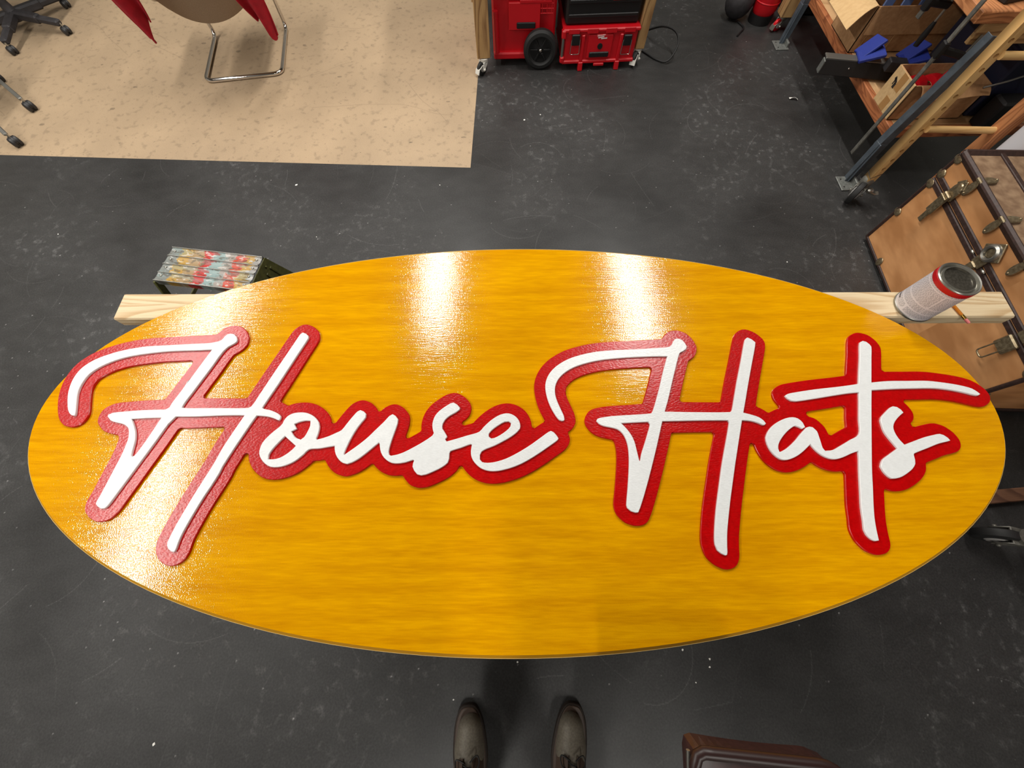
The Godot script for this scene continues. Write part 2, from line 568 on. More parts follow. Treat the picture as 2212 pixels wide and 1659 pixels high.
func make_materials() -> void:
	floor_picture()
	cream_picture()
	sign_picture()
	M.red = brushed(c8(188, 0, 3), 41, 0.26, 0.05, 0.03)
	M.white = brushed(c8(238, 240, 240), 43, 0.34, 0.012, 0.03)
	M.raw_edge = mat(c8(222, 186, 110), 0.7)
	M.bevel = mat(c8(205, 146, 12), 0.45)
	M.pine = wood(c8(228, 206, 168), c8(198, 164, 120), 51, Vector2(0.4, 5.5), 0.7, 5.0, [[0.18, 0.35, 0.5], [0.62, 0.6, 0.6], [0.86, 0.4, 0.5]])
	M.pine_end = wood(c8(226, 198, 150), c8(190, 150, 105), 53, Vector2(8, 8), 0.8, 5.0)
	M.fir = wood(c8(176, 140, 92), c8(122, 86, 52), 54, Vector2(0.7, 5.0), 0.7, 4.0, [], 0.5)
	M.maple = wood(c8(226, 184, 122), c8(208, 162, 100), 55, Vector2(0.8, 8.0), 0.6, 3.0, [], 0.3)
	M.orange_wood = wood(c8(196, 132, 84), c8(150, 92, 54), 56, Vector2(0.8, 6.0), 0.6, 5.0)
	M.ply = wood(c8(206, 164, 118), c8(180, 138, 94), 57, Vector2(0.6, 1.2), 0.65, 3.0)
	M.oak = wood(c8(176, 108, 66), c8(128, 70, 40), 58, Vector2(0.8, 9.0), 0.55, 5.0)
	M.plank = wood(c8(128, 90, 66), c8(90, 58, 42), 59, Vector2(0.8, 6.0), 0.7, 5.0)
	M.chrome = mat(c8(215, 210, 204), 0.08, 1.0)
	M.zinc = mat(c8(176, 174, 166), 0.32, 0.9)
	M.steel = mat(c8(150, 148, 142), 0.4, 0.85)
	M.dull_steel = mottled(c8(142, 140, 132), c8(112, 110, 104), 61, 0.03, 4.0, 0.5, 0.6)
	M.rubber = mat(c8(28, 28, 28), 0.6)
	M.black_plastic = mat(c8(34, 33, 34), 0.5)
	M.charcoal = mottled(c8(52, 49, 52), c8(38, 36, 38), 62, 0.03, 3.0, 0.6)
	M.hub_grey = mat(c8(150, 148, 146), 0.5)
	M.tool_red = mat(c8(196, 12, 26), 0.42)
	M.tool_black = mat(c8(17, 16, 17), 0.5)
	M.print_white = mat(c8(228, 222, 220), 0.5)
	M.cloth_beige = mottled(c8(150, 130, 108), c8(132, 112, 92), 63, 0.2, 3.0, 0.95)
	M.cloth_red = mottled(c8(176, 8, 34), c8(140, 4, 26), 64, 0.02, 3.0, 0.9)
	M.card = mottled(c8(190, 146, 102), c8(174, 130, 88), 65, 0.05, 3.0, 0.85)
	M.card_light = mottled(c8(206, 172, 124), c8(194, 158, 110), 66, 0.05, 3.0, 0.85)
	M.card_tape = mat(c8(168, 124, 74), 0.45)
	M.ink = mat(c8(34, 28, 26), 0.7)
	M.blue = mottled(c8(30, 50, 140), c8(24, 40, 118), 67, 0.2, 4.0, 0.6)
	M.slate_blue = mat(c8(84, 104, 150), 0.5)
	M.navy = mat(c8(22, 26, 52), 0.6)
	M.post_blue = mottled(c8(88, 96, 104), c8(74, 82, 90), 68, 0.03, 3.0, 0.45, 0.2)
	M.galv = mottled(c8(140, 142, 138), c8(118, 120, 116), 69, 0.04, 5.0, 0.45, 0.5)
	M.veneer = mottled(c8(222, 162, 108), c8(188, 130, 80), 70, 0.02, 1.6, 0.5, 0.0, 3)
	M.canvas = mottled(c8(152, 124, 96), c8(120, 92, 68), 71, 0.03, 2.2, 0.75)
	M.trunk_dark = mottled(c8(70, 48, 42), c8(50, 34, 30), 72, 0.05, 4.0, 0.55)
	M.brass = mottled(c8(176, 160, 130), c8(132, 116, 90), 73, 0.04, 7.0, 0.3, 0.75)
	M.olive = mottled(c8(92, 92, 42), c8(74, 74, 34), 74, 0.04, 4.0, 0.5)
	M.leather = mottled(c8(66, 42, 40), c8(52, 32, 31), 75, 0.05, 6.0, 0.32)
	M.leather_edge = mat(c8(46, 26, 24), 0.4)
	M.boot = mottled(c8(116, 110, 96), c8(92, 84, 74), 76, 0.06, 8.0, 0.6)
	M.boot_dark = mat(c8(78, 62, 52), 0.55)
	M.sole = mat(c8(44, 34, 28), 0.7)
	M.denim = mottled(c8(46, 48, 56), c8(36, 38, 46), 77, 0.1, 5.0, 0.9)
	M.shirt = mottled(c8(64, 66, 68), c8(54, 56, 58), 78, 0.1, 5.0, 0.9)
	M.skin = mat(c8(198, 150, 122), 0.55)
	M.hair = mat(c8(60, 44, 34), 0.7)
	M.pencil = mat(c8(206, 122, 30), 0.3)
	M.ferrule = mat(c8(214, 168, 80), 0.25, 1.0)
	M.eraser = mat(c8(236, 130, 128), 0.7)
	M.wall = mat(c8(160, 158, 152), 0.9)
	M.ceiling = mat(c8(112, 110, 106), 0.95)
	M.fixture = mat(c8(225, 225, 220), 0.5)
	M.white_plastic = mat(c8(222, 222, 228), 0.45)
	M.white_metal = mat(c8(214, 212, 204), 0.4)
	M.badge_red = mottled(c8(150, 110, 96), c8(130, 40, 34), 79, 0.06, 9.0, 0.6)
	M.cart_red = mottled(c8(150, 26, 50), c8(120, 14, 36), 83, 0.05, 6.0, 0.45)
	M.lid_metal = mottled(c8(120, 116, 106), c8(92, 88, 80), 84, 0.05, 9.0, 0.3, 0.8)
	M.chip = mat(c8(232, 230, 224), 0.8)
	var g := mat(c8(255, 250, 240), 0.4)
	g.emission_enabled = true
	g.emission = c8(255, 252, 246)
	g.emission_energy_multiplier = 4.0
	M.tube_glow = g
	var cl := mat(Color.WHITE, 0.4)
	cl.albedo_texture = can_picture()
	cl.uv1_scale = Vector3(-1.0, -1.0 / 0.128, 1)
	cl.uv1_offset = Vector3(0.0, 1.0, 0)
	M.can_label_fit = cl
	# the stool tread: layers of house paint worn to bare metal
	var w := 256
	var a := grain(w, w, 81, 0.03, 3)
	var b := grain(w, w, 82, 0.012, 2)
	var d := PackedByteArray()
	d.resize(w * w * 3)
	for i in w * w:
		var u := float(i % w) / w + (a[i] - 128) / 2200.0
		var c := c8(176, 138, 62)
		if u < 0.12: c = c8(120, 124, 120)
		elif u > 0.24 and u < 0.38: c = c8(158, 132, 96)
		elif u > 0.38 and u < 0.5: c = c8(182, 44, 40)
		elif u >= 0.5 and u < 0.62: c = c8(136, 156, 154)
		elif u >= 0.62 and u < 0.71: c = c8(150, 140, 132)
		elif u >= 0.71 and u < 0.83: c = c8(186, 66, 44)
		elif u >= 0.93: c = c8(150, 148, 144)
		if a[i] > 176: c = c.lerp(c8(196, 194, 190), 0.75)
		elif a[i] < 72: c = c.lerp(c8(70, 62, 50), 0.5)
		elif b[i] > 150: c = c.lerp(c8(124, 146, 146), 0.4)
		d[i * 3] = c.r8; d[i * 3 + 1] = c.g8; d[i * 3 + 2] = c.b8
	M.tread = mat(Color.WHITE, 0.4)
	M.tread.albedo_texture = picture(w, w, d)

# ---------------------------------------------------------------- light, camera, room
func strip_light(at: Vector3, length: float, label: String) -> void:
	var t := thing("ceiling_strip_light", label, "ceiling light", at, 0.0, "fluorescent strip lights under the ceiling")
	obj("housing", mb().box(Vector3(0, 0.06, 0), Vector3(0.2, 0.07, length), 0.01), M.fixture, t)
	for s in [-1, 1]:
		obj("tube", mb().tube([Vector3(s * 0.05, 0, -length / 2 + 0.03), Vector3(s * 0.05, 0, length / 2 - 0.03)], 0.016, 12), M.tube_glow, t)
		obj("end_cap", mb().box(Vector3(0, 0.01, s * (length / 2 - 0.012)), Vector3(0.17, 0.05, 0.02), 0.004), M.fixture, t)
	var l := AreaLight3D.new()
	l.name = "glow"
	l.area_size = Vector2(0.14, length - 0.06)
	l.light_color = c8(255, 251, 244)
	l.light_energy = LAMP * length / 2.4
	l.shadow_enabled = true
	l.area_range = 30.0
	l.area_attenuation = 2.0
	t.add_child(l)
	l.position = Vector3(0, -0.03, 0)
	l.rotation.x = -PI / 2

const LAMP := 7.9

func _ready() -> void:
	# camera: an ultra-wide phone lens held out over the sign, tipped 68 degrees down
	var cam := Camera3D.new()
	cam.name = "camera"
	cam.fov = 90.0
	cam.near = 0.02
	add_child(cam)
	cam.transform = Transform3D(Basis(Vector3.RIGHT, deg_to_rad(-67.847)) * Basis(Vector3(0, 0, 1), deg_to_rad(-1.238)), Vector3(0, 1.65, 0))
	cam.current = true
	var we := WorldEnvironment.new()
	we.name = "world_environment"
	var env := Environment.new()
	env.background_mode = Environment.BG_COLOR
	env.background_color = Color(0.05, 0.05, 0.05)
	env.tonemap_mode = Environment.TONE_MAPPER_LINEAR
	env.tonemap_exposure = 1.0
	env.sdfgi_enabled = true
	env.ssao_enabled = true
	env.ssil_enabled = true
	we.environment = env
	add_child(we)
	make_materials()
	strip_light(Vector3(-3.18, 3.3, -2.4), 2.4, "long twin tube strip light over the cream floor")
	strip_light(Vector3(-3.18, 3.3, 0.1), 2.4, "long twin tube strip light beside the boots, over the grey floor")
	strip_light(Vector3(-0.8, 3.3, -3.15), 2.4, "long twin tube strip light over the rolling bench")
	strip_light(Vector3(1.34, 3.3, -2.75), 2.4, "long twin tube strip light between the benches")
	strip_light(Vector3(-0.8, 3.3, 2.7), 1.2, "long twin tube strip light behind the standing person")
	strip_light(Vector3(1.34, 3.3, 2.7), 1.2, "long twin tube strip light behind the red cart")
	build_room()
	build_sign()
	build_supports()
	build_trunk()
	build_rack()
	build_workbench()
	build_bench()
	build_second_bench()
	build_chairs()
	build_stool()
	build_can()
	build_cart()
	build_person()
	build_debris()

func build_room() -> void:
	var x0 := -5.2; var x1 := 4.3; var z0 := -6.6; var z1 := 3.4
	var uv := Rect2(-3.4, -3.75, 5.9, 4.6)
	var a := Vector2(-0.222, -2.085)
	var along := Vector2(-2.931, -0.200).normalized()
	var back := Vector2(0.0335, -0.884).normalized()
	var l := a + along * ((x0 - a.x) / along.x)
	var b := a + back * ((z0 - a.y) / back.y)
	structure("floor", mb().prism(PackedVector2Array([Vector2(x0, z1), Vector2(x1, z1), Vector2(x1, z0), b, a, l]), [], -0.12, 0.0, 0.0, uv), M.floor)
	structure("floor", mb().prism(PackedVector2Array([a, b, Vector2(x0, z0), l]), [], -0.12, 0.0, 0.0, Rect2(-4.1, -4.2, 4.0, 2.25)), M.cream)
	structure("ceiling", mb().box(Vector3((x0 + x1) / 2, 3.52, (z0 + z1) / 2), Vector3(x1 - x0 + 0.3, 0.12, z1 - z0 + 0.3), 0.0), M.ceiling)
	structure("wall_left", mb().box(Vector3(x0 - 0.07, 1.7, (z0 + z1) / 2), Vector3(0.14, 3.7, z1 - z0 + 0.28), 0.0), M.wall)
	structure("wall_right", mb().box(Vector3(x1 + 0.07, 1.7, (z0 + z1) / 2), Vector3(0.14, 3.7, z1 - z0 + 0.28), 0.0), M.wall)
	structure("wall_back", mb().box(Vector3((x0 + x1) / 2, 1.7, z0 - 0.07), Vector3(x1 - x0, 3.7, 0.14), 0.0), M.wall)
	structure("wall_front", mb().box(Vector3((x0 + x1) / 2, 1.7, z1 + 0.07), Vector3(x1 - x0, 3.7, 0.14), 0.0), M.wall)

# ---------------------------------------------------------------- the sign
# outlines of the white lettering in tenths of a millimetre from the middle of the oval
const OUTLINE := {
	"H1": [-11111,53,-11196,34,-11276,-25,-11361,-142,-11458,-342,-11533,-545,-11570,-732,-11581,-922,-11557,-1094,-11488,-1269,-11369,-1415,-11205,-1543,-10994,-1651,-10708,-1760,-10376,-1848,-9961,-1916,-9493,-1943,-9060,-1963,-8928,-1974,-8566,-1989,-8259,-2007,-8085,-2043,-7971,-2094,-7911,-2208,-7855,-2274,-7785,-2290,-7689,-2279,-7596,-2205,-7543,-2110,-7536,-2038,-7590,-1976,-7728,-1879,-7795,-1794,-7853,-1673,-7916,-1513,-8016,-1238,-8159,-883,-8298,-537,-8396,-300,-8440,-146,-8298,-133,-8172,-132,-7486,-128,-6801,-125,-6673,-160,-6543,-468,-6348,-973,-6144,-1488,-5932,-2023,-5834,-2261,-5779,-2309,-5688,-2270,-5611,-2207,-5588,-2133,-5622,-2030,-5755,-1694,-5918,-1269,-6098,-800,-6254,-420,-6376,-121,-6315,-94,-6172,-66,-6023,-11,-5907,51,-5852,105,-5847,166,-5871,210,-5906,204,-6018,156,-6181,111,-6338,92,-6467,83,-6545,259,-6689,610,-6828,959,-6976,1363,-7007,1507,-7113,1802,-7222,2075,-7321,2364,-7413,2660,-7480,2928,-7504,3176,-7518,3224,-7545,3235,-7603,3217,-7679,3169,-7729,3100,-7745,3038,-7726,2913,-7663,2644,-7559,2296,-7447,1953,-7328,1615,-7205,1268,-7104,908,-6962,523,-6779,73,-7000,71,-7338,74,-8036,97,-8516,94,-8672,335,-8647,286,-8819,763,-8990,1206,-9155,1633,-9315,2046,-9396,2240,-9443,2299,-9525,2306,-9621,2261,-9698,2193,-9698,2149,-9661,1968,-9618,1677,-9574,1378,-9529,1072,-9514,808,-9520,623,-9566,470,-9630,366,-9720,305,-9855,260,-10022,224,-10141,179,-10180,143,-10252,80,-10251,27,-10174,-17,-9947,-47,-9481,-83,-8973,-100,-8837,-104,-8761,-158,-8737,-266,-8613,-577,-8492,-915,-8541,-754,-8445,-1010,-8308,-1378,-8186,-1696,-8144,-1801,-8502,-1780,-8864,-1773,-9356,-1752,-9881,-1692,-10308,-1615,-10615,-1518,-10858,-1401,-11056,-1265,-11203,-1101,-11270,-919,-11296,-730,-11279,-543,-11211,-322,-11131,-86,-11099,21],
	"H1h": [-9618,148,-9243,128,-8873,119,-8952,379,-9071,753,-9201,1074,-9254,1106,-9286,1065,-9301,893,-9331,675,-9397,488,-9497,315],
	"ouse": [-6166,1054,-6181,923,-6152,773,-6055,623,-5937,488,-5814,368,-5764,291,-5747,213,-5686,108,-5582,38,-5436,7,-5266,9,-5103,59,-4968,148,-4860,271,-4821,376,-4816,513,-4830,615,-4850,682,-4829,711,-4718,683,-4531,617,-4378,541,-4256,474,-4163,329,-4041,138,-3928,-11,-3865,-46,-3775,-10,-3707,52,-3702,149,-3785,279,-3892,460,-3990,688,-4058,888,-4103,1068,-4092,1093,-3976,1003,-3772,840,-3583,666,-3395,455,-3219,258,-3102,110,-3030,70,-2958,111,-2881,199,-2879,304,-2912,458,-2958,645,-3001,845,-3022,1010,-3005,1092,-2953,1121,-2842,1101,-2669,1045,-2421,915,-2203,784,-1985,626,-1956,567,-1987,482,-2008,362,-1996,241,-1955,118,-1862,-4,-1733,-110,-1586,-208,-1510,-229,-1413,-171,-1341,-89,-1347,-36,-1437,34,-1584,121,-1696,225,-1748,329,-1752,450,-1693,535,-1639,620,-1620,663,-1666,721,-1629,780,-1451,731,-1127,633,-834,541,-737,431,-574,269,-391,139,-240,79,-106,71,29,125,128,222,177,343,175,464,108,548,-41,666,-238,781,-466,896,-692,985,-764,1033,-802,1115,-800,1220,-750,1284,-621,1306,-429,1286,-172,1208,119,1064,414,885,681,696,867,562,934,532,999,563,1077,657,1115,724,1088,766,869,922,603,1100,309,1275,52,1393,-204,1470,-426,1505,-617,1491,-794,1419,-926,1299,-1003,1170,-1024,1023,-1005,859,-1038,851,-1279,940,-1519,1020,-1541,1069,-1542,1199,-1568,1295,-1704,1405,-1889,1499,-2074,1576,-2184,1594,-2282,1567,-2361,1480,-2407,1385,-2401,1305,-2383,1241,-2409,1225,-2581,1280,-2771,1308,-2917,1294,-3054,1221,-3165,1107,-3230,976,-3265,827,-3286,793,-3374,876,-3548,1039,-3722,1184,-3885,1280,-3992,1314,-4094,1286,-4204,1205,-4297,1083,-4347,952,-4361,869,-4547,901,-4738,933,-4979,956,-5085,1078,-5263,1238,-5453,1333,-5636,1377,-5815,1371,-5961,1298,-6085,1185],
	"o1": [-5466,310,-5382,268,-5223,225,-5079,226,-5062,357,-5099,511,-5155,646,-5225,708,-5332,670,-5431,593,-5501,499,-5382,432,-5440,354],
	"o2": [-5634,617,-5504,719,-5317,862,-5361,928,-5496,1059,-5654,1155,-5793,1187,-5923,1186,-5925,1072,-5866,941,-5768,793],
	"e1": [-593,586,-504,484,-356,374,-206,289,-106,281,-48,324,-65,410,-156,512,-321,630,-468,704,-534,712,-592,670,-601,619],
	"H2": [1219,277,1154,251,1045,92,937,-139,870,-375,841,-614,860,-782,937,-971,1067,-1143,1251,-1297,1508,-1442,1818,-1549,2201,-1635,2653,-1681,3284,-1706,4008,-1749,4228,-1778,4295,-1836,4358,-1948,4423,-2013,4497,-2023,4582,-1987,4654,-1884,4691,-1782,4658,-1701,4576,-1642,4479,-1593,4444,-1543,4308,-1210,4126,-735,3947,-258,3814,54,4564,73,5450,78,5500,40,5594,-191,5802,-739,6041,-1331,6259,-1889,6321,-2001,6374,-2036,6463,-1989,6555,-1886,6517,-1765,6340,-1329,6086,-700,5872,-153,5772,95,5983,158,6134,220,6228,307,6264,377,6225,419,6176,419,6081,367,5912,314,5693,295,5294,1349,5170,1693,5008,2146,4876,2540,4767,2893,4704,3181,4687,3289,4664,3350,4625,3360,4545,3322,4472,3255,4448,3139,4476,2947,4554,2638,4649,2321,4806,1859,4984,1347,5365,353,5345,292,4690,292,3716,306,3657,466,3492,917,3287,1448,3073,1971,2898,2356,2840,2457,2778,2461,2676,2427,2601,2354,2592,2296,2669,1908,2751,1444,2785,1157,2787,913,2752,730,2685,595,2580,501,2436,457,2242,413,2131,352,2079,282,2109,230,2229,196,2466,163,2972,132,3445,101,3489,83,3594,-136,3755,-535,3932,-1022,4119,-1488,3612,-1483,2896,-1450,2358,-1395,1960,-1310,1634,-1196,1378,-1044,1193,-855,1106,-668,1085,-483,1114,-300,1188,-84,1277,147,1288,243,1270,269],
	"H2h": [2688,347,3014,332,3364,318,3397,378,3307,616,3209,849,3093,1111,3038,1287,3015,1279,2989,1045,2956,798,2894,630,2798,477],
	"at": [7200,480,7122,522,7045,474,6971,448,6858,498,6695,616,6540,765,6440,897,6401,1012,6406,1085,6437,1090,6623,997,6866,817,7044,652,7173,543,7229,492,7310,467,7387,485,7457,579,7468,705,7471,855,7473,1003,7508,1071,7698,1053,7925,948,8197,810,8466,662,8584,305,8766,-222,8829,-425,8534,-396,8178,-344,7643,-258,7169,-195,7055,-209,6971,-272,6932,-345,7003,-390,7149,-425,7720,-512,8427,-590,8903,-656,9039,-1016,9189,-1403,9356,-1862,9442,-1902,9523,-1876,9585,-1799,9610,-1728,9497,-1400,9245,-693,9671,-728,10186,-729,10699,-725,11184,-656,11495,-588,11730,-503,11836,-402,11871,-351,11794,-311,11716,-325,11418,-414,11108,-481,10751,-521,10274,-519,9760,-510,9173,-479,9047,-135,8803,558,8597,1150,8456,1564,8339,1947,8222,2317,8141,2606,8094,2859,8068,3073,7983,3087,7919,3059,7838,2955,7820,2858,7862,2675,7916,2388,8021,2020,8155,1562,8256,1247,8296,1083,8101,1145,7880,1232,7708,1274,7553,1258,7403,1180,7293,1066,7218,944,7205,906,7026,1048,6829,1177,6629,1263,6495,1287,6375,1262,6247,1140,6177,977,6162,812,6175,729,6258,596,6391,461,6571,342,6795,249,6968,224,7090,260,7176,364],
	"s": [9549,-43,9643,-24,9716,47,9747,126,9642,195,9500,307,9392,426,9344,545,9352,697,9398,830,9461,938,9730,849,10027,752,10278,695,10416,674,10501,705,10569,772,10600,842,10530,863,10281,919,9981,1023,9610,1150,9587,1175,9568,1303,9535,1398,9431,1508,9263,1616,9090,1700,8952,1734,8850,1736,8785,1682,8719,1565,8696,1456,8741,1377,8823,1282,9007,1171,9261,1027,9153,795,9091,611,9094,424,9107,321,9163,235,9331,97,9470,-8],
}

func loop_of(key: String) -> PackedVector2Array:
	var f: Array = OUTLINE[key]
	var p: Array[Vector2] = []
	for i in range(0, f.size(), 2):
		p.append(Vector2(f[i], f[i + 1]) * 1e-4)
	var n := p.size()
	var out := PackedVector2Array()
	var corner := []
	for i in n:
		var e0 := p[i] - p[(i - 1 + n) % n]; var e1 := p[(i + 1) % n] - p[i]
		corner.append(absf(e0.angle_to(e1)) > deg_to_rad(52))
	for i in n:
		var a := p[(i - 1 + n) % n]; var b := p[i]; var c := p[(i + 1) % n]; var d := p[(i + 2) % n]
		if corner[i]: a = b - (c - b) * 0.5
		if corner[(i + 1) % n]: d = c + (c - b) * 0.5
		var m := clampi(int(b.distance_to(c) / 0.006), 1, 4)
		var t0 := (c - a).normalized() * b.distance_to(c); var t1 := (d - b).normalized() * b.distance_to(c)
		for k in m:
			var t := float(k) / m
			var t2 := t * t; var t3 := t2 * t
			out.append(b * (2 * t3 - 3 * t2 + 1) + t0 * (t3 - 2 * t2 + t) + c * (-2 * t3 + 3 * t2) + t1 * (t3 - t2))
	return out

func oval(a: float, b: float, n := 160) -> PackedVector2Array:
	var p := PackedVector2Array()
	for i in n:
		p.append(Vector2(a * cos(TAU * i / n), b * sin(TAU * i / n)))
	return p

func build_sign() -> void:
	var top := 0.7172
	var t := thing("oval_sign", "large yellow oval wooden sign with raised red and white script lettering", "sign", Vector3(0.0008, top - 0.012, -0.3029), -0.015)
	var uv := Rect2(-1.23, -0.53, 2.46, 1.06)
	var voids := []
	var face := mb()
	var o := oval(1.2192, 0.5199)
	var o2 := oval(1.2192 + 0.0066, 0.5199 + 0.0066)
	face.prism(o, [], 0.0055, 0.012, 0.0, uv)
	obj("oval_panel", face, M.ochre, t)
	var rim := mb()
	rim.smooth(3)
	for i in o.size():
		var j := (i + 1) % o.size()
		rim.quad(Vector3(o[j].x, 0.012, o[j].y), Vector3(o[i].x, 0.012, o[i].y), Vector3(o2[i].x, 0.006, o2[i].y), Vector3(o2[j].x, 0.006, o2[j].y))
	obj("bevelled_edge", rim, M.bevel, t)
	obj("raw_lower_edge", mb().prism(oval(1.2192 + 0.0076, 0.5199 + 0.0076), [], 0.0, 0.0058), M.raw_edge, t)
	# red backing: the lettering outline widened all round, narrow gaps closed as a router bit would
	var red: Array[PackedVector2Array] = []
	var big := Transform2D().scaled(Vector2(1000, 1000))
	for k in ["H1", "ouse", "H2", "at", "s"]:
		for g in Geometry2D.offset_polygon(big * loop_of(k), 34.5, Geometry2D.JOIN_ROUND):
			if not Geometry2D.is_polygon_clockwise(g):
				red.append(g)
			else:
				voids.append(g)
	var i := 0
	while i < red.size():
		var j := i + 1
		var hit := false
		while j < red.size():
			var m := Geometry2D.merge_polygons(red[i], red[j])
			var outs := []
			for g in m:
				if not Geometry2D.is_polygon_clockwise(g):
					outs.append(g)
			if outs.size() == 1:
				for g in m:
					if Geometry2D.is_polygon_clockwise(g):
						voids.append(g)
				red[i] = outs[0]
				red.remove_at(j)
				hit = true
			else:
				j += 1
		if not hit:
			i += 1
	for g in red:
		var mine := []
		for q in voids:
			var inside := true
			for r in red:
				if r != g and Geometry2D.is_point_in_polygon(q[0], r):
					inside = false
			var bb := Rect2(q[0], Vector2.ZERO)
			for e in q:
				bb = bb.expand(e)
			if minf(bb.size.x, bb.size.y) < 16.0:
				continue
			if inside and Geometry2D.is_point_in_polygon(q[0], g):
				for e in Geometry2D.offset_polygon(PackedVector2Array(Array(q)), 6.0, Geometry2D.JOIN_ROUND):
					mine.append(big.affine_inverse() * e)
		for e in Geometry2D.offset_polygon(g, -6.0, Geometry2D.JOIN_ROUND):
			if not Geometry2D.is_polygon_clockwise(e):
				obj("red_backing", mb().prism(big.affine_inverse() * e, mine, 0.012, 0.018, 0.0012), M.red, t)
	for k in [["letter_h", "H1", ["H1h"]], ["letters_ouse", "ouse", ["o1", "o2", "e1"]], ["letter_h", "H2", ["H2h"]], ["letters_at", "at", []], ["letter_s", "s", []]]:
		var hs := []
		for q in k[2]:
			hs.append(loop_of(q))
		obj(k[0], mb().prism(loop_of(k[1]), hs, 0.018, 0.0232, 0.001), M.white, t)

func build_supports() -> void:
	# rear timber seen beyond both ends of the sign, front timber under it, both on sawhorses
	for k in [[Vector3(-1.1475, 0, -0.6575), Vector3(1.4315, 0, -0.600), 0.0875, "pale pine two by four under the sign, its ends showing past the oval"], [Vector3(-1.0, 0, -0.10), Vector3(1.0, 0, -0.07), 0.0875, "second pine two by four hidden below the sign"]]:
		var a: Vector3 = k[0]; var b: Vector3 = k[1]
		var d := b - a
		var t := thing("pine_timber", k[3], "timber", (a + b) / 2 + Vector3(0, 0.667, 0), -atan2(d.z, d.x))
		obj("board", mb().box(Vector3(0, 0.019, 0), Vector3(d.length(), 0.038, k[2]), 0.004), M.pine, t)
	for x in [-0.72, 0.72]:
		var t := thing("sawhorse", "wooden sawhorse under the %s end of the sign" % ["House", "Hats"][int(x > 0)], "sawhorse", Vector3(x, 0, -0.36), 0.0, "sawhorses under the sign")
		obj("top_rail", mb().box(Vector3(0, 0.622, 0), Vector3(0.09, 0.09, 0.72), 0.004), M.fir, t)
		for s in [-1, 1]:
			for e in [-1, 1]:
				obj("leg", mb().bar(Vector3(e * 0.055, 0.64, s * 0.27), Vector3(e * 0.17, 0.0, s * 0.24), 0.07, 0.032, Vector3(1, 0, 0)), M.fir, t)
			obj("stretcher", mb().bar(Vector3(-0.13, 0.25, s * 0.25), Vector3(0.13, 0.25, s * 0.25), 0.02, 0.06), M.fir, t)

# ---------------------------------------------------------------- the trunk
func half_cap(t: Node3D, at: Vector3, n: Vector3, along: Vector3, w: float, l: float) -> void:
	# a pressed metal edge cap: a low dome wrapped over an edge
	var b := Basis(along, n, along.cross(n))
	var m := mb()
	m.lathe([Vector2(1.0, 0.0), Vector2(0.98, 0.25), Vector2(0.8, 0.55), Vector2(0.45, 0.85), Vector2(0.0, 1.0)], 16, at, b.scaled_local(Vector3(w, 0.006, l)))
	obj("edge_cap", m, M.brass, t)

